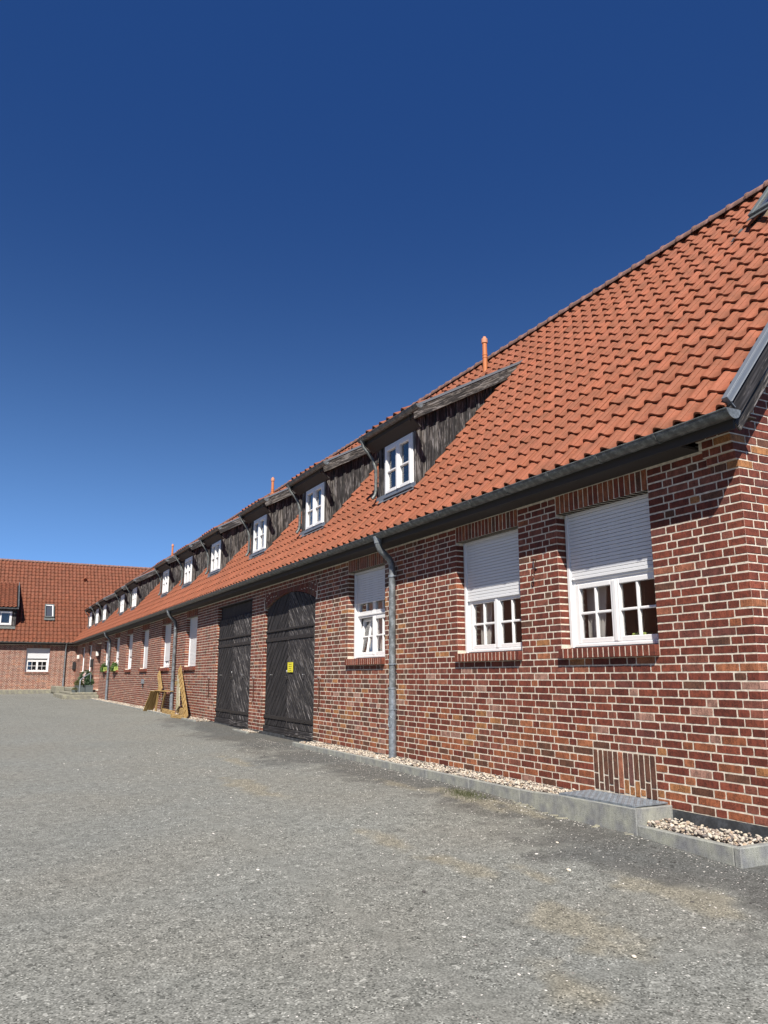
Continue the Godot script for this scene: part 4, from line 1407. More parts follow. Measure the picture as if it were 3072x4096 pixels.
	# vent pipes
	for q in [[-12.46, 7.36, 8.14], [-25.78, 7.36, 8.19], [-42.15, 7.36, 8.24]]:
		var s := sh()
		var c := V(q[0], 0, -2.95)
		s.lathe(c, [Vector2(0.05, q[1] - 0.1), Vector2(0.05, q[1] + 0.30), Vector2(0.056, q[1] + 0.30), Vector2(0.056, q[1] + 0.33), Vector2(0.05, q[1] + 0.33), Vector2(0.05, q[1] + 0.35), Vector2(0.056, q[1] + 0.36), Vector2(0.056, q[1] + 0.39), Vector2(0.05, q[1] + 0.39), Vector2(0.048, q[2] - 0.13)], 18)
		var vp := bit(roof, "vent_pipe", s, mat("vent clay", Color(0.50, 0.17, 0.06), 0.55))
		s = sh()
		s.lathe(c, [Vector2(0.044, q[2] - 0.15), Vector2(0.064, q[2] - 0.145), Vector2(0.066, q[2] - 0.06), Vector2(0.058, q[2] - 0.05), Vector2(0.036, q[2] - 0.035), Vector2(0.034, q[2] - 0.005), Vector2(0.02, q[2]), Vector2(0, q[2])], 18)
		bit(roof, "vent_cap", s, mat("vent cap clay", Color(0.55, 0.25, 0.15), 0.7))
	rng.seed = 123
	var i := 0
	for w in doors:
		dormer(b, w, i >= 1 and i <= 2, 0)
		i += 1
func dormers_at() -> Array: return [-11.97, -15.82, -19.59, -23.84, -27.42, -31.12, -38.02, -41.50, -47.75, -50.95, -54.13]

# ---------------------------------------------------------------- the wing that closes the yard
func far_wing() -> void:
	var b := thing("cross_wing", "taller red brick wing with tiled roof closing the far end of the yard", "building")
	var place := Transform3D(Basis(V(0, 0, -1), Vector3.UP, V(1, 0, 0)), V(XF, 0, 0))      # local x = -world z
	var patchy := FastNoiseLite.new()
	patchy.seed = 8
	patchy.frequency = 0.2
	var w0 := -3.10
	var w1 := -1.68
	var holes := [[w0, w1, 1.49, 3.03, 0.16]]
	var skips := [[w0, w1, 1.385, 1.492], [w0, w1, 3.028, 3.3]]
	var wall := bit(b, "wall", wall_core(place, -40.0, 0.3, 0.0, 3.27, holes, 0.3), M["mortar"])
	rng.seed = 55
	var list := lay_bricks(place, -12.0, 0.0, 42, 0.0, holes, skips, func(x, y):
		var r := rng.randf()
		var low := clampf((1.3 - y) / 0.8, 0, 1)
		return ([6, 2, 11][rng.randi() % 3] if r < 0.12 + low * 0.35 else [0, 3, 2, 4, 3, 0][rng.randi() % 6]) * 3 + rng.randi() % 3)
	set_bricks(wall, list, 0)
	ground_window(b, place, w0, w1, 2.36, false, false)
	brick_sill(b, place, w0, w1)
	brick_lintel(b, place, w0, w1)
	var rm := sh()
	rm.box(V(XF - 8.5, 3.28, -9.0), V(XF - 0.02, 3.34, 40.0))
	rm.box(V(XF - 8.5, -0.02, -9.0), V(XF - 8.3, 3.28, 40.0))
	rm.box(V(XF - 3.0, 0.0, -1.0), V(XF - 2.9, 3.28, 40.0))
	rm.box(V(XF - 8.3, 0.0, 39.8), V(XF - 0.31, 3.28, 40.0))
	bit(b, "room_wall", rm, M["room wall"])
	for k in 4:      # pots on the inner sill
		var s := sh()
		s.lathe(V(XF - 0.3, 1.56, 2.86 - k * 0.30), [Vector2(0.0, 0.0), Vector2(0.05, 0.0), Vector2(0.07, 0.09), Vector2(0.06, 0.09), Vector2(0, 0.08)], 10)
		bit(b, "pot", s, M["lamp plastic"])
	# roof
	var ex := XF + 0.33
	var ry := 9.37
	var u := V(-cos(TH), sin(TH), 0)
	var nn := V(sin(TH), cos(TH), 0)
	var l := (ry - EY) / sin(TH)
	var rp := Transform3D(Basis(V(0, 0, -1), nn, V(cos(TH), -sin(TH), 0)), V(ex, EY, 0) - nn * 0.03)
	var slab := sh(rp)
	slab.box(V(-40.0, -0.10, -l), V(9.0, -0.03, 0.02))
	var roof := bit(b, "roof", slab, M["plain boards"])
	var back := sh(Transform3D(Basis(V(0, 0, -1), V(-sin(TH), cos(TH), 0), V(-cos(TH), -sin(TH), 0)), V(ex - 2 * (ry - EY) / 1.19, EY, 0)))
	back.box(V(-40.0, -0.10, -l), V(9.0, 0.02, 0.02))
	bit(b, "rear_roof", back, tile_mats[1])
	rng.seed = 56
	var rows := int(l / 0.333)
	var tl := tile_list(rp, 0.2478, 0.333, -40.0, 8.5, rows, -0.06, func(p):
		if p.y < RIDGE_Y and p.z < EZ - (p.y - EY) / 1.19 - 0.22 and p.z > -6.7: return false
		if p.z > 1.56 and p.z < 2.13 and p.y > 5.12 and p.y < 5.97: return false
		if p.z > 3.96 and p.z < 9.0 and p.y > 4.45 and p.y < 7.25: return false
		return true)
	set_tiles(roof, tl, 300, "roof_tile_field", true)
	ridge_tiles(roof, V(ex - (ry - EY) / 1.19, ry - 0.04, 40.0), V(ex - (ry - EY) / 1.19, ry - 0.04, -8.0), 0.115, 0.33)
	# valley lead
	var va := sh()
	var v0 := V(ex, EY, EZ)
	var v1 := V(ex - (RIDGE_Y - EY) / 1.19, RIDGE_Y, EZ - (RIDGE_Y - EY) / 1.19)
	va.bar(v0 + V(0, -0.02, 0), v1 + V(0, -0.02, 0), 0.5, 0.01, 0.0, V(0.6, 0.55, 0.6))
	bit(roof, "valley_sheet", va, M["zinc"])
	# roof window with lead apron
	var sx := sh(Transform3D(rp.basis, V((-57.48 - 58.24) / 2, (5.07 + 5.98) / 2, 1.845) + nn * 0.02))
	for q in [[-0.30, -0.23, -0.62, 0.60], [0.23, 0.30, -0.62, 0.60]]: sx.box(V(q[0], 0.0, q[2]), V(q[1], 0.13, q[3]), 0.005)
	sx.box(V(-0.23, 0.0, 0.53), V(0.23, 0.128, 0.60), 0.005)
	sx.box(V(-0.23, 0.0, -0.62), V(0.23, 0.128, -0.55), 0.005)
	var rw := bit(roof, "roof_window", sx, M["grey plastic"])
	var lin := sh(sx.xf)
	lin.box(V(0.17, 0.02, -0.55), V(0.23, 0.10, 0.53), 0.004)
	lin.box(V(-0.23, 0.02, -0.55), V(0.17, 0.10, -0.48), 0.004)
	bit(roof, "roof_window_lining", lin, M["window white"])
	var pn := sh(sx.xf)
	pn.box(V(-0.23, 0.10, -0.55), V(0.23, 0.108, 0.53))
	bit(roof, "roof_window_pane", pn, M["glass"])
	var inside := sh(sx.xf)
	inside.box(V(-0.23, 0.0, -0.55), V(0.23, 0.01, 0.53))
	bit(roof, "roof_window_blind", inside, mat("blackout blind", Color(0.035, 0.042, 0.06), 0.7))
	var apron := sh(sx.xf)
	apron.box(V(-0.33, 0.03, 0.60), V(0.33, 0.045, 0.82), 0.003)
	bit(roof, "roof_window_apron", apron, M["zinc"])
	# a vent tile
	var ve := sh(Transform3D(rp.basis, V(-59.96, 8.03, -0.50) + nn * 0.04))
	ve.path([V(0, 0, -0.25), V(0, 0.07, -0.12), V(0, 0.10, 0.03)], [0.05, 0.10, 0.12], 14, true)
	bit(roof, "vent_tile", ve, tile_mats[4])
	# wide shed dormer running out of the frame
	var dz := 3.93
	var fx := -56.9
	var s := sh()
	s.box(V(fx - 0.05, 4.25, dz), V(fx, 4.50, 9.0))
	s.box(V(fx - 0.05, 4.50, dz), V(fx, 5.42, 4.14))
	s.box(V(fx - 0.05, 5.40, dz), V(fx, 5.62, 9.0))
	s.box(V(fx - 0.05, 4.50, 5.58), V(fx, 5.40, 9.0))
	var dm := bit(b, "dormer", s, M["timber worn"])
	s = sh()
	s.prism(PackedVector2Array([Vector2(fx, 4.25), Vector2(fx, 5.58), Vector2(-59.4, 7.25)]), dz - 0.03, dz)
	bit(dm, "cheek_board", s, M["timber black"])
	var fr := sh(Transform3D(Basis(V(0, 0, -1), Vector3.UP, V(1, 0, 0)), V(fx, 0, 0)))
	frame_rect(fr, -5.56, -4.16, 4.50, 5.41, -0.04, 0.03, 0.07)
	bit(dm, "window_frame", fr, M["window white"])
	for q in [[-5.5, -4.87], [-4.85, -4.22]]:
		fr = sh(Transform3D(Basis(V(0, 0, -1), Vector3.UP, V(1, 0, 0)), V(fx, 0, 0)))
		frame_rect(fr, q[0], q[1], 4.56, 5.35, -0.02, 0.045, 0.075)
		bit(dm, "sash", fr, M["window white"])
		fr = sh(fr.xf)
		fr.box(V(q[0] + 0.07, 4.63, -0.005), V(q[1] - 0.07, 5.28, 0.0))
		bit(dm, "pane", fr, M["glass"])
	s = sh()
	s.box(V(fx - 0.5, 4.2, dz + 0.05), V(fx - 0.45, 5.8, 9.0))
	bit(dm, "room_wall", s, M["grey plastic"])
	var ds := atan2(7.51 - 5.66, 59.5 - 56.62)
	var dp := Transform3D(Basis(V(0, 0, -1), V(sin(ds), cos(ds), 0), V(cos(ds), -sin(ds), 0)), V(-56.62, 5.66, 0))
	s = sh(dp)
	s.box(V(-9.0, -0.12, -3.45), V(-3.82, -0.05, 0.0))
	bit(dm, "roof_boarding", s, M["timber black"])
	s = sh(dp)
	s.box(V(-3.84, -0.16, -3.5), V(-3.80, 0.09, 0.02), 0.003)
	bit(dm, "verge_trim", s, M["zinc trim"])
	var dt := tile_list(dp, 0.2478, 0.25, -8.9, -3.80, 14, -0.03, func(_p): return true)
	var ts := []
	var cs := []
	for q in dt:
		ts.append(q.t); cs.append(tile_cols[q.tone] * 0.66)
	field(dm, "roof_tile_field", tile_meshes[3], M["roof clay field"], ts, cs)
	s = sh()
	half_gutter(s, V(-56.55, 5.60, 9.0), V(-56.55, 5.60, 3.80), 0.07)
	bit(dm, "gutter", s, M["zinc trim"])
	s = sh(Transform3D(rp.basis, V(fx + 0.05, 4.32, 6.5)))
	s.box(V(-2.5, 0.02, -0.1), V(2.6, 0.05, 0.12))
	bit(dm, "apron_flashing", s, M["zinc"])
	# eaves
	s = sh()
	s.box(V(XF, 3.255, 0.3), V(XF + 0.26, 3.28, 40.0))
	s.box(V(XF + 0.262, 3.255, 0.3), V(XF + 0.284, 3.40, 40.0))
	bit(b, "eaves_board", s, M["stained timber"])
	gutter(b, V(XF + 0.336, 3.402, 40.0), V(XF + 0.336, 3.402, 0.345), 0.076, 0.8)
	# downpipe hanging straight from the gutter
	s = sh()
	s.path([V(XF + 0.32, 3.34, 0.72), V(XF + 0.25, 3.2, 0.72), V(XF + 0.09, 2.95, 0.72), V(XF + 0.085, 2.8, 0.72), V(XF + 0.085, 1.1, 0.72)], [0.06, 0.052, 0.052, 0.052, 0.052], 14)
	var dpipe := bit(b, "downpipe", s, M["zinc trim"])
	s = sh()
	s.path([V(XF + 0.085, 0.55, 0.72), V(XF + 0.085, 1.12, 0.72)], [0.058, 0.058], 14)
	bit(dpipe, "standpipe", s, M["galvanised"])

# ---------------------------------------------------------------- house behind the camera, mirrored in the panes
func opposite_house() -> void:
	var b := thing("opposite_house", "brick house with dark tiled roof across the yard, mirrored in the window panes", "building")
	var z := 25.0
	var s := sh()
	s.box(V(-48, -0.5, z), V(14, 3.4, z + 9))
	bit(b, "wall", s, brick_mats[9])
	var k := 1.0
	s = sh()
	s.prism(PackedVector2Array([Vector2(z - 0.5, 3.2), Vector2(z + 9.5, 3.2), Vector2(z + 4.5, 8.2)]), 0.0, 62.0)
	for i in s.v.size():
		var q := s.v[i]
		s.v[i] = V(14.0 - q.z, q.y, q.x)
		var m := s.n[i]
		s.n[i] = V(-m.z, m.y, m.x)
	var roof := bit(b, "roof", s, tile_mats[2])
	rng.seed = 12
	var place := Transform3D(Basis(V(-1, 0, 0), V(0, cos(PI / 4), -sin(PI / 4)), V(0, -sin(PI / 4), -cos(PI / 4))), V(14, 3.2, z - 0.5))
	var ts := []
	var cs := []
	for q in tile_list(place, 0.24, 0.34, 0.0, 62.0, 20, 0.0, func(_p): return true):
		ts.append(q.t); cs.append(tile_cols[q.tone])
	field(roof, "roof_tile_field", tile_meshes[3], M["roof clay field"], ts, cs)
	for i in 9:
		s = sh()
		var x := -44.0 + i * 6.0
		frame_rect(s, x, x + 1.4, 1.4, 2.9, z - 0.06, z - 0.005, 0.08)
		s.box(V(x + 0.66, 1.48, z - 0.05), V(x + 0.74, 2.82, z - 0.012))
		var w := bit(b, "window", s, M["window white"])
		s = sh()
		s.box(V(x + 0.08, 1.48, z - 0.03), V(x + 1.32, 2.82, z - 0.02))
		bit(w, "pane", s, M["rubber"])

# ---------------------------------------------------------------- ground, kerbs, gravel
func yard() -> void:
	var xs := []
	var x := -140.0
	while x < 60.0:
		xs.append(x)
		if x > -14.5 and x < 0.5: x += 0.07
		elif x > -30 and x < 3.0: x += 0.25
		elif x > -60 and x < 8: x += 0.8
		else: x += 8.0
	xs.append(60.0)
	var zs := []
	var z := -60.0
	while z < 80.0:
		zs.append(z)
		if z >= -0.1 and z < 6.2: z += 0.07
		elif z >= -1.0 and z < 14: z += 0.3
		elif z > -3 and z < 0: z += 0.5
		else: z += 6.0
	zs.append(80.0)
	var big := FastNoiseLite.new()
	big.seed = 3; big.frequency = 0.35; big.fractal_octaves = 4
	var fine := FastNoiseLite.new()
	fine.seed = 4; fine.frequency = 2.2; fine.fractal_octaves = 3
	var sand := [[-6.41, 2.47, 0.75, 0.16], [-5.45, 2.36, 0.42, 0.15], [-3.9, 2.46, 0.55, 0.24], [-4.15, 1.45, 0.5, 0.25], [-7.75, 0.80, 0.75, 0.2], [-6.9, 0.62, 0.6, 0.10], [-5.0, 2.0, 0.25, 0.09], [-9.0, 1.0, 0.5, 0.12], [-9.9, 2.6, 1.1, 0.22], [-3.3, 3.1, 0.3, 0.18], [-12.5, 2.0, 1.2, 0.15]]
	var nx := xs.size()
	var verts := PackedVector3Array()
	var cols := PackedColorArray()
	var uvs := PackedVector2Array()
	var norms := PackedVector3Array()
	for zz in zs:
		for xx in xs:
			var y := ground_y(xx, zz) + fine.get_noise_2d(xx * 0.5, zz * 0.5) * 0.006 if zz > 0.0 else ground_y(xx, zz) - 0.01
			verts.append(V(xx, y, zz))
			norms.append(Vector3.UP)
			uvs.append(Vector2(xx, zz))
			var n1 := big.get_noise_2d(xx, zz)
			var n2 := fine.get_noise_2d(xx, zz)
			# dark coarse seal coat along the kerb, worn to grey in the yard
			var width := 1.75 + n1 * 0.9 - 0.02 * maxf(0.0, -xx - 8.0)
			var dark := clampf((width - zz + n2 * 0.55) / 0.55, 0, 1) if xx > -24.0 else 0.0
			if xx > -3.6: dark *= 0.9
			var c := Color(0.83, 0.83, 0.80).lerp(Color(0.40, 0.395, 0.39), dark * 0.92)
			c = c * (1.0 + n1 * 0.06 + n2 * 0.035)
			c.r += 0.03 * big.get_noise_2d(xx + 40, zz - 9) ; c.b -= 0.03 * big.get_noise_2d(xx + 40, zz - 9)
			if xx < -21.0: c = c.lerp(Color(0.80, 0.81, 0.775) * (1.0 + n2 * 0.10 + n1 * 0.12), clampf((-21.0 - xx) / 9.0, 0, 0.85))
			for q in sand:
				var d := sqrt(pow((xx - q[0]) / q[2], 2) + pow((zz - q[1]) / q[3], 2)) + n2 * 0.75 + n1 * 0.2
				if d < 1.0: c = c.lerp(Color(0.98, 0.88, 0.70), minf((1.0 - d) * 1.5, 0.68))
			cols.append(c)
	var idx := PackedInt32Array()
	for j in zs.size() - 1:
		for i in nx - 1:
			var a := j * nx + i
			idx.append_array([a, a + 1, a + nx + 1, a, a + nx + 1, a + nx])
	var st := SurfaceTool.new()
	st.begin(Mesh.PRIMITIVE_TRIANGLES)
	for i in verts.size():
		st.set_color(cols[i]); st.set_uv(uvs[i]); st.set_normal(norms[i])
		st.add_vertex(verts[i])
	for i in idx: st.add_index(i)
	st.generate_normals()
	structure("yard_ground", st.commit(), M["yard asphalt"], "grey worn asphalt of the yard with sandy patches")
func stone_mesh(seed_: int) -> Mesh:
	rng.seed = seed_
	var s := sh()
	var pts := []
	var rows := [[0.0, 1.0], [0.8, 0.6], [1.0, -0.05], [0.75, -0.65], [0.0, -1.0]]
	var seg := 7
	var shape := Vector3(rng.randf_range(0.8, 1.25), rng.randf_range(0.5, 0.75), rng.randf_range(0.65, 0.95))
	for r in rows:
		var ring := []
		for k in seg:
			var a := TAU * k / seg
			var j := rng.randf_range(0.84, 1.12) if r[0] > 0 else 1.0
			ring.append(Vector3(cos(a) * r[0] * j, r[1] * (rng.randf_range(0.85, 1.1)), sin(a) * r[0] * j) * shape)
		pts.append(ring)
	for i in rows.size() - 1:
		for k in seg:
			var a: Vector3 = pts[i][k]; var b: Vector3 = pts[i][(k + 1) % seg]; var c: Vector3 = pts[i + 1][(k + 1) % seg]; var d: Vector3 = pts[i + 1][k]
			var f := func(p): return (p / shape / shape).normalized()
			if i == 0: s.tri_s(pts[0][0], c, d, Vector3.UP, f.call(c), f.call(d))
			elif i == rows.size() - 2: s.tri_s(a, b, pts[i + 1][0], f.call(a), f.call(b), Vector3.DOWN)
			else: s.quad_s(a, b, c, d, f.call(a), f.call(b), f.call(c), f.call(d))
	return s.mesh()
func gravel(called: String, label: String, x0: float, x1: float, z0: float, z1: float, top: Callable, size: float, layers: int, thin := 1.0) -> void:
	var base := sh()
	var n := maxi(2, int((x1 - x0) / 0.3))
	for i in n:
		var a := lerpf(x0, x1, float(i) / n); var c := lerpf(x0, x1, float(i + 1) / n)
		base.quad(V(a, top.call(a) - size * 0.9, z0), V(c, top.call(c) - size * 0.9, z0), V(c, top.call(c) - size * 0.9, z1), V(a, top.call(a) - size * 0.9, z1), Vector3.UP)
	var o := bit(self, called, base, M["soil"])
	tag(o, label, "", "", "stuff")
	var lists := [[], [], []]
	var cols := [[], [], []]
	var tones := [Color(0.62, 0.57, 0.50), Color(0.52, 0.48, 0.42), Color(0.70, 0.66, 0.59), Color(0.30, 0.25, 0.22), Color(0.42, 0.35, 0.31), Color(0.58, 0.54, 0.48), Color(0.62, 0.57, 0.50), Color(0.20, 0.18, 0.18), Color(0.46, 0.36, 0.27), Color(0.64, 0.58, 0.48)]
	var count := int((x1 - x0) * (z1 - z0) / (size * size * 1.5) * thin)
	for l in layers:
		for i in count:
			var x := rng.randf_range(x0, x1)
			var z := rng.randf_range(z0 + size * 0.4, z1 - size * 0.4)
			var sc := size * rng.randf_range(0.32, 0.72) * (0.6 + 0.4 * rng.randf())
			var y: float = top.call(x) - size * 0.55 + size * 0.45 * l + rng.randf_range(-0.2, 0.25) * size
			y += 0.008 * sin(x * 9.0 + z * 4.0)
			var bas := Basis.from_euler(V(rng.randf_range(-0.7, 0.7), rng.randf() * TAU, rng.randf_range(-0.7, 0.7))).scaled(Vector3.ONE * sc)
			var k := rng.randi() % 3
			lists[k].append(Transform3D(bas, V(x, y, z)))
			cols[k].append(tones[rng.randi() % tones.size()] * rng.randf_range(1.1, 1.5))
	for k in 3: field(o, "pebbles", [stone_a, stone_b, stone_c][k], M["pebble"], lists[k], cols[k])
var stone_a: Mesh
var stone_b: Mesh
var stone_c: Mesh
func kerbs() -> void:
	stone_a = stone_mesh(401); stone_b = stone_mesh(402); stone_c = stone_mesh(403)
	rng.seed = 61
	# long kerb up to the light shaft
	var s := sh()
	var joints := [-14.16, -13.2, -12.2, -11.2, -10.2, -9.2, -8.2, -7.2, -6.555]
	var k := thing("concrete_kerb", "long low concrete kerb in front of pebbles right of the arched door", "kerb")
	for i in joints.size() - 1:
		s = sh()
		s.box(V(joints[i] + 0.0015, -0.45, 0.40), V(joints[i + 1] - 0.0015, rng.randf_range(-0.005, 0.001), 0.46), 0.007)
		bit(k, "kerb_stone", s, M["concrete"])
	# light shaft with its cover
	k = thing("light_shaft", "raised concrete light shaft under the bricked-up vent", "light shaft")
	var poly := PackedVector2Array([Vector2(-6.95, -0.45), Vector2(-5.48, -0.45), Vector2(-5.48, 0.036), Vector2(-6.5, 0.022), Vector2(-6.95, 0.003)])
	s = sh()
	s.prism(poly, 0.405, 0.468, 0.006)
	bit(k, "front_wall", s, M["concrete"])
	s = sh()
	s.box(V(-5.565, -0.45, 0.008), V(-5.482, 0.035, 0.404), 0.006)
	bit(k, "side_wall", s, M["concrete"])
	s = sh()
	s.box(V(-6.60, -0.45, 0.008), V(-6.53, 0.015, 0.404), 0.006)
	bit(k, "side_wall", s, M["concrete"])
	k = thing("shaft_cover", "ribbed galvanised steel cover lying on the concrete light shaft", "cover", V(-6.035, 0.044, 0.235))
	k.rotation = V(0.015, 0.0, 0.012)
	s = sh()
	s.box(V(-0.52, -0.008, -0.205), V(0.52, 0.006, 0.205), 0.003)
	s.box(V(-0.52, -0.02, 0.2), V(0.52, 0.007, 0.209), 0.002)
	bit(k, "plate", s, M["galvanised"])
	s = sh()
	for i in 27:
		for j in 10:
			var c := V(-0.49 + i * 0.0377, 0.0065, -0.18 + j * 0.04)
			s.obox(Transform3D(Basis(Vector3.UP, 0.78 if (i + j) % 2 == 0 else -0.78), c), V(0.030, 0.005, 0.008), 0.002)
	bit(k, "tread_ribs", s, M["galvanised"])
	# the lower trough at the corner
	k = thing("corner_kerb", "low concrete kerb turning round the pebble trough at the house corner", "kerb")
	s = sh()
	s.box(V(-5.478, -0.5, 0.40), V(-4.475, -0.1, 0.462), 0.008)
	bit(k, "kerb_stone", s, M["concrete"])
	s = sh()
	s.box(V(-4.472, -0.5, -0.02), V(-4.405, -0.098, 0.466), 0.009)
	bit(k, "kerb_stone", s, M["concrete"])
	# mortar bedding along the foot
	s = sh()
	for i in 16:
		var x := rng.randf_range(-7.4, -5.5)
		s.obox(Transform3D(Basis.from_euler(V(rng.randf() * 0.3, rng.randf() * 3, rng.randf() * 0.3)), V(x, ground_y(x, 0.48) + 0.002, 0.475 + rng.randf() * 0.04)), V(rng.randf_range(0.05, 0.16), 0.014, rng.randf_range(0.02, 0.04)), 0.006)
	k = bit(self, "mortar_spill", s, M["concrete weathered"])
	tag(k, "pale spilled mortar along the foot of the kerb", "", "", "stuff")
	# the others
	for q in [[-18.55, -17.45, 0.26, "short concrete kerb with pebbles between the two black doors"], [-44.0, -21.62, 0.42, "long concrete kerb left of the black doors by the boards"]]:
		k = thing("concrete_kerb", q[3], "kerb")
		var m := maxi(1, roundi((q[1] - q[0]) / 1.0))
		for i in m:
			s = sh()
			var a: float = lerpf(q[0], q[1], float(i) / m); var c: float = lerpf(q[0], q[1], float(i + 1) / m)
			var ty := ground_y((a + c) / 2, q[2]) + (0.035 if q[0] > -20 else 0.045)
			s.box(V(a + 0.002, -0.45, q[2]), V(c - 0.002, ty, q[2] + 0.06), 0.007)
			bit(k, "kerb_stone", s, M["concrete"])
	gravel("pebble_bed", "light pebbles between the long kerb and the brick wall", -14.0, -6.62, 0.008, 0.40, func(x): return -0.008 - 0.01 * clampf((-7.0 - x) / 7.0, 0, 1), 0.032, 3)
	gravel("pebble_bed", "pebbles in the sunken trough at the house corner", -5.475, -4.475, 0.008, 0.40, func(_x): return -0.095, 0.036, 3)
	gravel("pebble_bed", "small patch of pebbles between the two black doors", -18.5, -17.45, 0.0, 0.26, func(_x): return -0.03, 0.032, 2)
	gravel("pebble_bed", "pebbles along the far wall left of the doors", -44.0, -21.65, 0.0, 0.42, func(x): return ground_y(x, 0.3) + 0.035, 0.04, 2, 0.8)
	# loose chippings on the asphalt
	var lists := [[], []]
	var cols := [[], []]
	for i in 9000:
		var x := rng.randf_range(-16.0, -1.5)
		var z := 0.5 + pow(rng.randf(), 2.2) * 4.0
		var sc := 0.0028 + 0.005 * pow(rng.randf(), 3.0)
		if rng.randf() < 0.004: sc = rng.randf_range(0.010, 0.017)
		var v := rng.randf()
		var c := Color(0.62, 0.60, 0.57) if v < 0.5 else (Color(0.22, 0.20, 0.19) if v < 0.7 else Color(0.06, 0.055, 0.055))
		lists[i % 2].append(Transform3D(Basis.from_euler(V(0, rng.randf() * TAU, 0)).scaled(V(sc, sc * 0.8, sc)), V(x, ground_y(x, z) + sc * 0.3, z)))
		cols[i % 2].append(c)
	var lo := field(self, "loose_chippings", stone_a, M["fine litter"], lists[0], cols[0], "loose stone chippings scattered over the asphalt")
	field(lo, "chippings", stone_b, M["fine litter"], lists[1], cols[1])

# ---------------------------------------------------------------- small things
func leaf_clump(s: Sh, c: Vector3, r: Vector3, n: int, size: float, droop := 0.0) -> void:
	for i in n:
		var d := Vector3(rng.randfn(), rng.randfn(), rng.randfn()).normalized() * pow(rng.randf(), 0.4)
		var p := c + d * r
		p.y -= droop * (d.x * d.x + d.z * d.z) * r.y * 1.4
		var dir := (d + Vector3(rng.randfn(), rng.randfn() + 0.3, rng.randfn()) * 0.7).normalized()
		var side := dir.cross(Vector3(rng.randfn(), rng.randfn(), rng.randfn())).normalized() * size * 0.28
		var l := size * rng.randf_range(0.6, 1.2)
		var nn := dir.cross(side).normalized()
		s.tri(p, p + dir * l * 0.5 + side, p + dir * l, nn)
		s.tri(p, p + dir * l * 0.5 - side, p + dir * l, nn)
func small_things() -> void:
	rng.seed = 900
	# notice on the door
	var o := thing("notice", "yellow notice with black print on the arched black door", "sign", V(-15.58, 1.383, 0.004))
	var s := sh()
	s.box(V(-0.155, -0.103, 0.0), V(0.155, 0.103, 0.008), 0.002)
	bit(o, "board", s, M["sign yellow"])
	s = sh()
	for q in [-0.147, 0.144]: s.box(V(q, -0.095, 0.008), V(q + 0.003, 0.095, 0.0086))
	for y in [-0.095, 0.092]: s.box(V(-0.144, y, 0.008), V(0.144, y + 0.003, 0.0086))
	bit(o, "border", s, M["print black"])
	var lines := ["Die Ausfahrt", "ist immer für", "Fahrzeuge", "Tag u. Nacht"]
	for i in 4:
		var tm := TextMesh.new()
		var f := SystemFont.new()
		f.font_names = PackedStringArray(["Droid Sans"])
		f.font_weight = 700
		tm.font = f
		tm.text = lines[i]
		tm.font_size = 16
		tm.pixel_size = 0.0019
		tm.depth = 0.0008
		var t := part(o, "print", tm, M["print black"])
		t.position = V(0, 0.062 - i * 0.042, 0.0084)
	# door holdbacks on the wall
	for q in [[-13.95, "iron door holdback on the brick right of the arched door"], [-17.97, "iron door holdback on the brick pier between the two doors"], [-22.02, "iron door holdback on the brick left of the black doors"]]:
		o = thing("door_holdback", q[1], "hook", V(q[0], 1.17, 0.0), "iron door holdbacks")
		s = sh()
		s.path([V(-0.03, 0.015, 0.0), V(-0.03, 0.012, 0.05), V(0.035, 0.0, 0.055)], [0.013, 0.012, 0.011], 8)
		s.tube(V(0.03, 0.0, 0.0), V(0.03, 0.0, 0.055), 0.012, 0.012, 8)
		bit(o, "staple", s, M["steel bright"])
		s = sh()
		s.path([V(0.0, 0.0, 0.05), V(0.0, -0.12, 0.03), V(-0.005, -0.44, 0.02), V(-0.02, -0.52, 0.025), V(-0.035, -0.56, 0.04), V(-0.03, -0.60, 0.05)], [0.011, 0.011, 0.011, 0.011, 0.010, 0.008], 8)
		bit(o, "rod", s, M["rust"])
	o = thing("shutter_hook", "rusty iron hook with a ring on the brick between two windows", "hook", V(-7.27, 2.545, 0.0))
	s = sh()
	s.path([V(-0.11, 0.02, 0.0), V(-0.06, 0.015, 0.045), V(0.03, -0.005, 0.06)], [0.010, 0.010, 0.008], 8)
	bit(o, "spike", s, M["rust"])
	s = sh()
	s.path([V(0.0, -0.005, 0.055), V(-0.04, -0.10, 0.05), V(-0.06, -0.155, 0.05)], [0.006, 0.006, 0.006], 8)
	var ring := []
	var rr := []
	for i in 13:
		ring.append(V(-0.07 + sin(TAU * i / 12) * 0.022, -0.185 + cos(TAU * i / 12) * 0.032, 0.05)); rr.append(0.006)
	s.path(ring, rr, 6, false)
	bit(o, "drop_ring", s, M["rust"])
	# inside the first windows
	for q in [[-6.87, 0.34, 1.53, 2.25, "white curtain gathered at the left of the nearest window"], [-9.03, 0.30, 1.53, 2.25, "white curtain at the left of the second window"], [-12.6, 0.95, 1.53, 2.5, "pale curtain behind the tilted sash of the third window"]]:
		s = sh()
		var n := 22
		for i in n:
			var a := float(i) / n; var c := float(i + 1) / n
			var za := -0.36 + 0.025 * sin(a * 40.0); var zc := -0.36 + 0.025 * sin(c * 40.0)
			var fan := 0.75
			s.quad_s(V(q[0] + a * q[1], q[3], za), V(q[0] + c * q[1], q[3], zc), V(q[0] + c * q[1] * fan, q[2], zc), V(q[0] + a * q[1] * fan, q[2], za), Vector3.BACK, Vector3.BACK, Vector3.BACK, Vector3.BACK)
		tag(bit(self, "curtain", s, M["curtain"]), q[4], "curtain")
	o = thing("plant_pot", "lime green pot with bare twigs inside the nearest window", "plant pot", V(-6.05, 1.53, -0.34))
	s = sh()
	s.box(V(-0.10, 0.0, -0.06), V(0.10, 0.11, 0.06), 0.012)
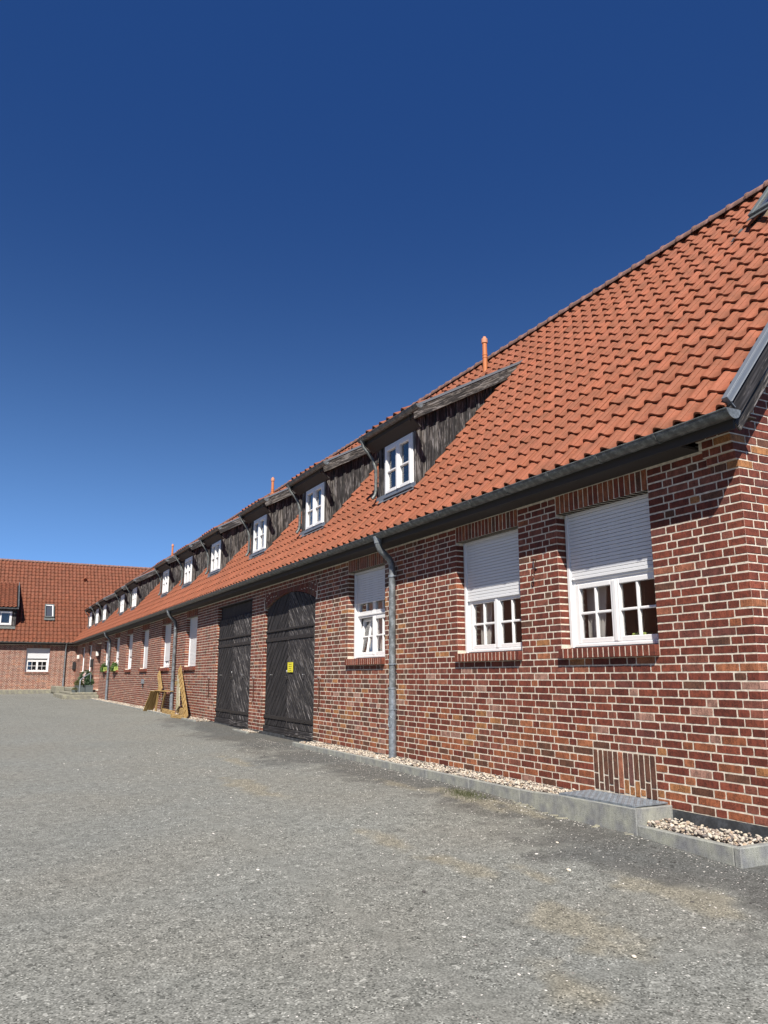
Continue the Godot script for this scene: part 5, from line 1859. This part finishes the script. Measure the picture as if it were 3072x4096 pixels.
	bit(o, "pot", s, M["lime plastic"])
	s = sh()
	for i in 4:
		var p := V(-0.05 + 0.03 * i, 0.1, 0)
		var pts := [p]
		for k in 4: pts.append(pts[-1] + V(rng.randf_range(-0.03, 0.03), 0.12, rng.randf_range(-0.01, 0.01)))
		s.path(pts, [0.005, 0.004, 0.004, 0.003, 0.002], 5)
	bit(o, "twigs", s, M["twig"])
	s = sh()
	s.box(V(-8.02, 1.53, -0.46), V(-7.74, 1.86, -0.42), 0.01)
	o = bit(self, "picture_frame", s, M["rubber"])
	tag(o, "dark framed panel standing inside the second window", "picture frame")
	s = sh()
	frame_rect(s, -7.99, -7.77, 1.56, 1.83, -0.425, -0.41, 0.014)
	bit(o, "rim", s, M["blind"])
	# meter box
	o = thing("meter_box", "small grey box with a pipe on the wall between the fourth sills", "meter box", V(-31.87, 1.0, 0.0))
	s = sh()
	s.box(V(-0.09, -0.08, 0.0), V(0.09, 0.10, 0.10), 0.008)
	bit(o, "case", s, M["galvanised"])
	s = sh()
	s.tube(V(0.0, -0.08, 0.05), V(0.0, -0.22, 0.05), 0.02, 0.02, 10)
	bit(o, "pipe", s, M["grey plastic"])
	# flower boxes
	for q in [[-42.75, "lime green flower box with trailing plant on the sill left of the farthest downpipe"], [-39.22, "lime green flower box with trailing plant on the sill right of the farthest downpipe"]]:
		o = thing("flower_box", q[1], "flower box", V(q[0], 1.50, 0.0), "flower boxes on the sills")
		s = sh()
		s.box(V(-0.42, -0.05, -0.06), V(0.42, 0.15, 0.13), 0.012)
		bit(o, "box", s, M["lime plastic"])
		s = sh()
		leaf_clump(s, V(0, 0.20, 0.05), V(0.45, 0.16, 0.14), 420, 0.09, 0.5)
		for i in 5: leaf_clump(s, V(rng.randf_range(-0.4, 0.3), 0.04, 0.15), V(0.06, 0.12, 0.03), 50, 0.07)
		bit(o, "foliage", s, M["leaf green"])
		s = sh()
		leaf_clump(s, V(-0.1, 0.33, 0.0), V(0.25, 0.03, 0.08), 40, 0.06)
		bit(o, "blossom", s, M["petal"])
	# wall lamps, mailboxes
	for q in [[-46.72, -0.12, "white wall lamp on the lit jamb of the entrance recess"], [-55.06, 0.0, "white wall lamp near the inner corner of the yard"]]:
		o = thing("wall_lamp", q[2], "wall lamp", V(q[0], 2.33, q[1]), "white wall lamps")
		s = sh()
		s.box(V(-0.10, 0.0, 0.0), V(0.16, 0.24, 0.13), 0.012)
		bit(o, "shade", s, M["lamp plastic"])
		s = sh()
		s.box(V(-0.06, -0.02, 0.02), V(0.12, 0.0, 0.10), 0.004)
		bit(o, "base", s, M["grey plastic"])
	o = thing("mailbox", "dark mailbox on the wall left of the entrance recess", "mailbox", V(-47.75, 1.72, 0.0))
	s = sh()
	s.box(V(-0.24, 0.0, 0.0), V(0.24, 0.42, 0.13), 0.01)
	s.obox(Transform3D(Basis(Vector3.RIGHT, 0.25), V(0, 0.44, 0.075)), V(0.52, 0.02, 0.18), 0.005)
	bit(o, "case", s, M["mailbox paint"])
	s = sh()
	s.box(V(-0.17, 0.30, 0.13), V(0.17, 0.33, 0.136))
	bit(o, "slot", s, M["rubber"])
	o = thing("mailbox", "dark narrow box on the far wall beside the inner corner", "mailbox", V(XF, 1.66, 0.13))
	s = sh()
	s.box(V(0.0, 0.0, -0.10), V(0.12, 0.50, 0.10), 0.008)
	bit(o, "case", s, M["mailbox paint"])
	s = sh()
	s.box(V(0.12, 0.36, -0.07), V(0.125, 0.39, 0.07))
	bit(o, "slot", s, M["rubber"])
	# steps in the inner corner
	for q in [[-50.0, -44.3, 0.0, 1.78, -0.2, 0.262, "lowest wide concrete step in front of the far entrance"], [-51.2, -45.0, 0.0, 1.36, 0.264, 0.37, "middle concrete step in front of the far entrance"], [-56.4, -49.0, 0.01, 0.95, 0.372, 0.555, "top concrete step block before the inner corner"], [-56.45, -52.6, 0.952, 1.45, 0.2, 0.60, "raised concrete landing at the foot of the far downpipe"]]:
		s = sh()
		s.box(V(q[0], q[4], q[2] + 0.008), V(q[1], q[5], q[3]), 0.02)
		tag(bit(self, "concrete_step", s, M["concrete weathered"]), q[6], "step", "concrete steps in the inner corner")
	s = sh()
	s.box(V(-56.49, -0.2, 1.452), V(-55.55, 0.375, 40.0), 0.02)
	structure("pavement", s.mesh(), M["concrete weathered"], "raised concrete strip along the far wing")
	# handrail
	o = thing("handrail", "galvanised tube handrail on the lowest step", "handrail", V(-45.35, 0.262, 0.0))
	s = sh()
	s.path([V(0.0, 0.0, 0.87), V(0.0, 0.72, 0.87), V(-0.05, 0.80, 0.83), V(-0.40, 1.08, 0.42), V(-0.46, 1.10, 0.36), V(-0.48, 1.02, 0.30), V(-0.48, 0.0, 0.30)], [0.028, 0.028, 0.028, 0.028, 0.028, 0.028, 0.028], 10)
	bit(o, "rail", s, M["galvanised"])
	s = sh()
	s.lathe(V(0, 0, 0.87), [Vector2(0.06, 0.0), Vector2(0.06, 0.012), Vector2(0.028, 0.014)], 12)
	bit(o, "foot", s, M["galvanised"])
	# planters on the steps
	for q in [[-46.6, 0.80, 0.85, 0.32, 0.34, "leaf olive", 0.22, "long grey plastic planter with low olive plants on the steps", "planter"], [-46.0, 0.33, 0.75, 0.36, 0.36, "leaf dark", 0.32, "grey plastic planter with dark shrub against the entrance wall", "planter"]]:
		o = thing(q[8], q[7], "planter", V(q[0], 0.372, q[1]))
		s = sh()
		s.prism(PackedVector2Array([Vector2(-q[2] / 2 + 0.04, 0.0), Vector2(q[2] / 2 - 0.04, 0.0), Vector2(q[2] / 2, q[4]), Vector2(-q[2] / 2, q[4])]), -q[3] / 2, q[3] / 2, 0.01)
		s.box(V(-q[2] / 2 - 0.015, q[4] - 0.03, -q[3] / 2 - 0.015), V(q[2] / 2 + 0.015, q[4] + 0.005, q[3] / 2 + 0.015), 0.006)
		bit(o, "trough", s, M["grey plastic"])
		s = sh()
		leaf_clump(s, V(0, q[4] + q[6] * 0.5, 0), V(q[2] * 0.52, q[6] * 0.7, q[3] * 0.6), 520, 0.10)
		bit(o, "foliage", s, M[q[5]])
	o = thing("potted_shrub", "dark leafy shrub with pale blossoms behind the planters", "shrub", V(-47.6, 0.372, 0.35))
	s = sh()
	s.lathe(Vector3.ZERO, [Vector2(0.13, 0), Vector2(0.19, 0.32), Vector2(0.17, 0.32), Vector2(0, 0.29)], 14)
	bit(o, "pot", s, M["grey plastic"])
	s = sh()
	for i in 5: s.path([V(0, 0.28, 0), V(rng.randf_range(-0.1, 0.1), 0.6, rng.randf_range(-0.1, 0.1)), V(rng.randf_range(-0.3, 0.3), 0.95, rng.randf_range(-0.15, 0.15))], [0.014, 0.01, 0.005], 6)
	bit(o, "stem", s, M["twig"])
	s = sh()
	leaf_clump(s, V(0, 0.72, 0), V(0.5, 0.42, 0.3), 800, 0.15)
	bit(o, "foliage", s, M["leaf dark"])
	s = sh()
	for q in [V(0.45, 0.92, 0.12), V(0.5, 0.72, 0.2), V(0.2, 1.02, 0.1), V(0.55, 0.55, 0.16)]: leaf_clump(s, q, V(0.07, 0.07, 0.06), 30, 0.07)
	bit(o, "blossom", s, M["petal"])
	o = thing("flower_pot", "round dark pot with heather on the lowest step by the handrail", "flower pot", V(-45.35, 0.262, 1.12))
	s = sh()
	s.lathe(Vector3.ZERO, [Vector2(0.0, 0), Vector2(0.11, 0), Vector2(0.15, 0.20), Vector2(0.16, 0.20), Vector2(0.16, 0.24), Vector2(0.14, 0.24), Vector2(0, 0.21)], 16)
	bit(o, "pot", s, M["grey plastic"])
	s = sh()
	leaf_clump(s, V(0, 0.27, 0), V(0.15, 0.09, 0.15), 240, 0.06)
	bit(o, "foliage", s, M["leaf olive"])
	# cat ladder up to the sill
	o = thing("cat_ladder", "sloping wooden cat ladder with cross cleats rising to a window sill", "ladder")
	var a := V(-22.75, 0.04, 0.42)
	var c := V(-25.35, 1.47, 0.11)
	var dir := (c - a).normalized()
	var up := V(0.15, 0.25, 1.0)
	up = (up - dir * up.dot(dir)).normalized()
	var bas := Basis(dir.cross(up), dir, up)
	var len_ := (c - a).length()
	s = sh(Transform3D(bas, (a + c) / 2))
	s.box(V(-0.10, -len_ / 2, -0.014), V(0.10, len_ / 2, 0.010), 0.004)
	bit(o, "board", s, M["timber new"])
	for i in 10:
		s = sh(Transform3D(bas, a + dir * (0.34 + i * 0.265)))
		s.box(V(-0.103, -0.012, 0.008), V(0.103, 0.014, 0.034), 0.003)
		bit(o, "cleat", s, M["timber new"])
	s = sh()
	s.bar(V(-24.15, 0.02, 0.18), V(-24.2, 0.72, 0.16), 0.07, 0.05, 0.004)
	bit(o, "prop", s, M["timber new"])
	s = sh()
	s.bar(V(-24.45, 0.24, 0.30), V(-25.55, 1.30, 0.07), 0.24, 0.03, 0.005, V(0.1, 0.2, 1.0))
	tag(bit(self, "old_board", s, M["timber whitewashed"]), "weathered whitewashed board leaning behind the cat ladder", "board")
	s = sh()
	s.bar(V(-25.9, 0.98, 0.09), V(-25.0, 0.94, 0.13), 0.13, 0.03, 0.004)
	tag(bit(self, "cross_board", s, M["timber new"]), "short wooden board nailed across the leaning whitewashed board", "board")
	for q in [[V(-26.45, 0.10, 0.30), V(-24.75, 0.09, 0.36), 0.15, 0.10, "thick timber beam lying on the pebbles by the downpipe"], [V(-25.1, 0.19, 0.14), V(-23.3, 0.14, 0.30), 0.17, 0.10, "timber beam lying higher behind the others at the ladder foot"], [V(-24.2, 0.05, 0.50), V(-22.9, 0.055, 0.40), 0.11, 0.12, "front timber beam at the foot of the cat ladder"]]:
		s = sh()
		s.bar(q[0], q[1], q[2], q[3], 0.006, V(0.2, 0.1, 1.0))
		tag(bit(self, "timber_beam", s, M["timber new"]), q[4], "beam", "timber beams at the ladder foot")
	# the stand with a platform
	o = thing("plank_stand", "homemade plank stand with platform and sloping boards below a window", "stand")
	s = sh()
	s.bar(V(-27.15, 0.74, 0.28), V(-28.75, 1.33, 0.07), 0.20, 0.025, 0.004, V(0.15, 0.3, 1.0))
	bit(o, "upper_board", s, M["timber new"])
	s = sh()
	s.box(V(-28.0, 0.712, 0.06), V(-26.25, 0.737, 0.34), 0.004)
	bit(o, "platform", s, M["timber new"])
	s = sh()
	s.bar(V(-27.95, 0.71, 0.30), V(-28.35, 0.03, 0.44), 0.36, 0.024, 0.004, V(0.7, 0.3, -0.2))
	bit(o, "side_board", s, M["timber new"])
	for q in [[V(-27.55, 0.71, 0.28), V(-27.75, 0.04, 0.30)], [V(-26.35, 0.71, 0.30), V(-27.0, 0.04, 0.26)], [V(-28.55, 1.2, 0.07), V(-28.55, 0.6, 0.07)]]:
		s = sh()
		s.bar(q[0], q[1], 0.09, 0.05, 0.004)
		bit(o, "leg", s, M["timber new"])
	s = sh()
	s.bar(V(-27.3, 0.42, 0.24), V(-26.5, 0.63, 0.26), 0.03, 0.02, 0.003)
	bit(o, "brace", s, M["timber whitewashed"])
	# weeds at the kerb
	s = sh()
	for i in 650:
		var x := -7.85 + rng.randfn() * 0.17
		var z := 0.72 + rng.randfn() * 0.08
		if z < 0.49: continue
		var p := V(x, ground_y(x, z) - 0.003, z)
		var h := rng.randf_range(0.015, 0.07)
		var d := V(rng.randfn() * 0.5, 1.0, rng.randfn() * 0.5).normalized() * h
		var w := V(rng.randfn(), 0, rng.randfn()).normalized() * 0.0032
		s.tri(p - w, p + w, p + d, w.cross(d).normalized())
	o = bit(self, "weeds", s, M["grass blade"])
	tag(o, "low green weeds growing in the sand before the kerb", "", "", "stuff")
	# stones lying about
	for q in [[-4.92, 1.72, 0.022, "small pale pebble lying on the dark asphalt near the corner kerb"], [-5.62, 1.25, 0.016, "tiny whitish stone on the asphalt before the light shaft"], [-3.42, 2.55, 0.016, "lone light stone on the sandy patch at the right"]]:
		var st := part(self, "stone", stone_b, M["mortar"])
		st.transform = Transform3D(Basis.from_scale(Vector3.ONE * q[2]), V(q[0], ground_y(q[0], q[1]) + q[2] * 0.35, q[1]))
		tag(st, q[3], "stone")

func _ready() -> void:
	# camera
	var cam := Camera3D.new()
	cam.name = "camera"
	cam.fov = 66.9
	cam.near = 0.1
	cam.far = 600.0
	cam.position = CAM
	var p := deg_to_rad(12.0)
	var yaw := deg_to_rad(27.16)
	fwd = V(-cos(yaw) * cos(p), sin(p), -sin(yaw) * cos(p))
	add_child(cam)
	cam.look_at(CAM + fwd, Vector3.UP)
	cam.current = true
	cam_basis = cam.basis
	half_v = tan(deg_to_rad(cam.fov) / 2.0)
	# sky
	var env := Environment.new()
	env.background_mode = Environment.BG_SKY
	var sky := Sky.new()
	var sm := ProceduralSkyMaterial.new()
	sm.sky_top_color = Color(0.0080, 0.0300, 0.110).linear_to_srgb()
	sm.sky_horizon_color = Color(0.185, 0.40, 0.80).linear_to_srgb()
	sm.sky_curve = 0.116
	sm.ground_horizon_color = Color(0.10, 0.10, 0.10).linear_to_srgb()
	sm.ground_bottom_color = Color(0.07, 0.07, 0.07).linear_to_srgb()
	sm.sun_angle_max = 25.0
	sky.sky_material = sm
	env.sky = sky
	env.tonemap_mode = Environment.TONE_MAPPER_LINEAR
	env.tonemap_exposure = 2.0
	env.sdfgi_enabled = true
	env.ssao_enabled = true
	env.ssil_enabled = true
	var we := WorldEnvironment.new()
	we.name = "world"
	we.environment = env
	add_child(we)
	# sun
	var sun := DirectionalLight3D.new()
	sun.name = "sun"
	sun.light_energy = 1.2
	sun.light_color = Color(1.0, 0.965, 0.915)
	sun.light_angular_distance = 0.53
	sun.shadow_enabled = true
	add_child(sun)
	sun.look_at(V(-1.5, -1.85, -1.0), Vector3.UP)
	# things
	make_materials()
	make_bricks()
	make_tiles()
	yard()
	long_wing()
	far_wing()
	opposite_house()
	kerbs()
	small_things()
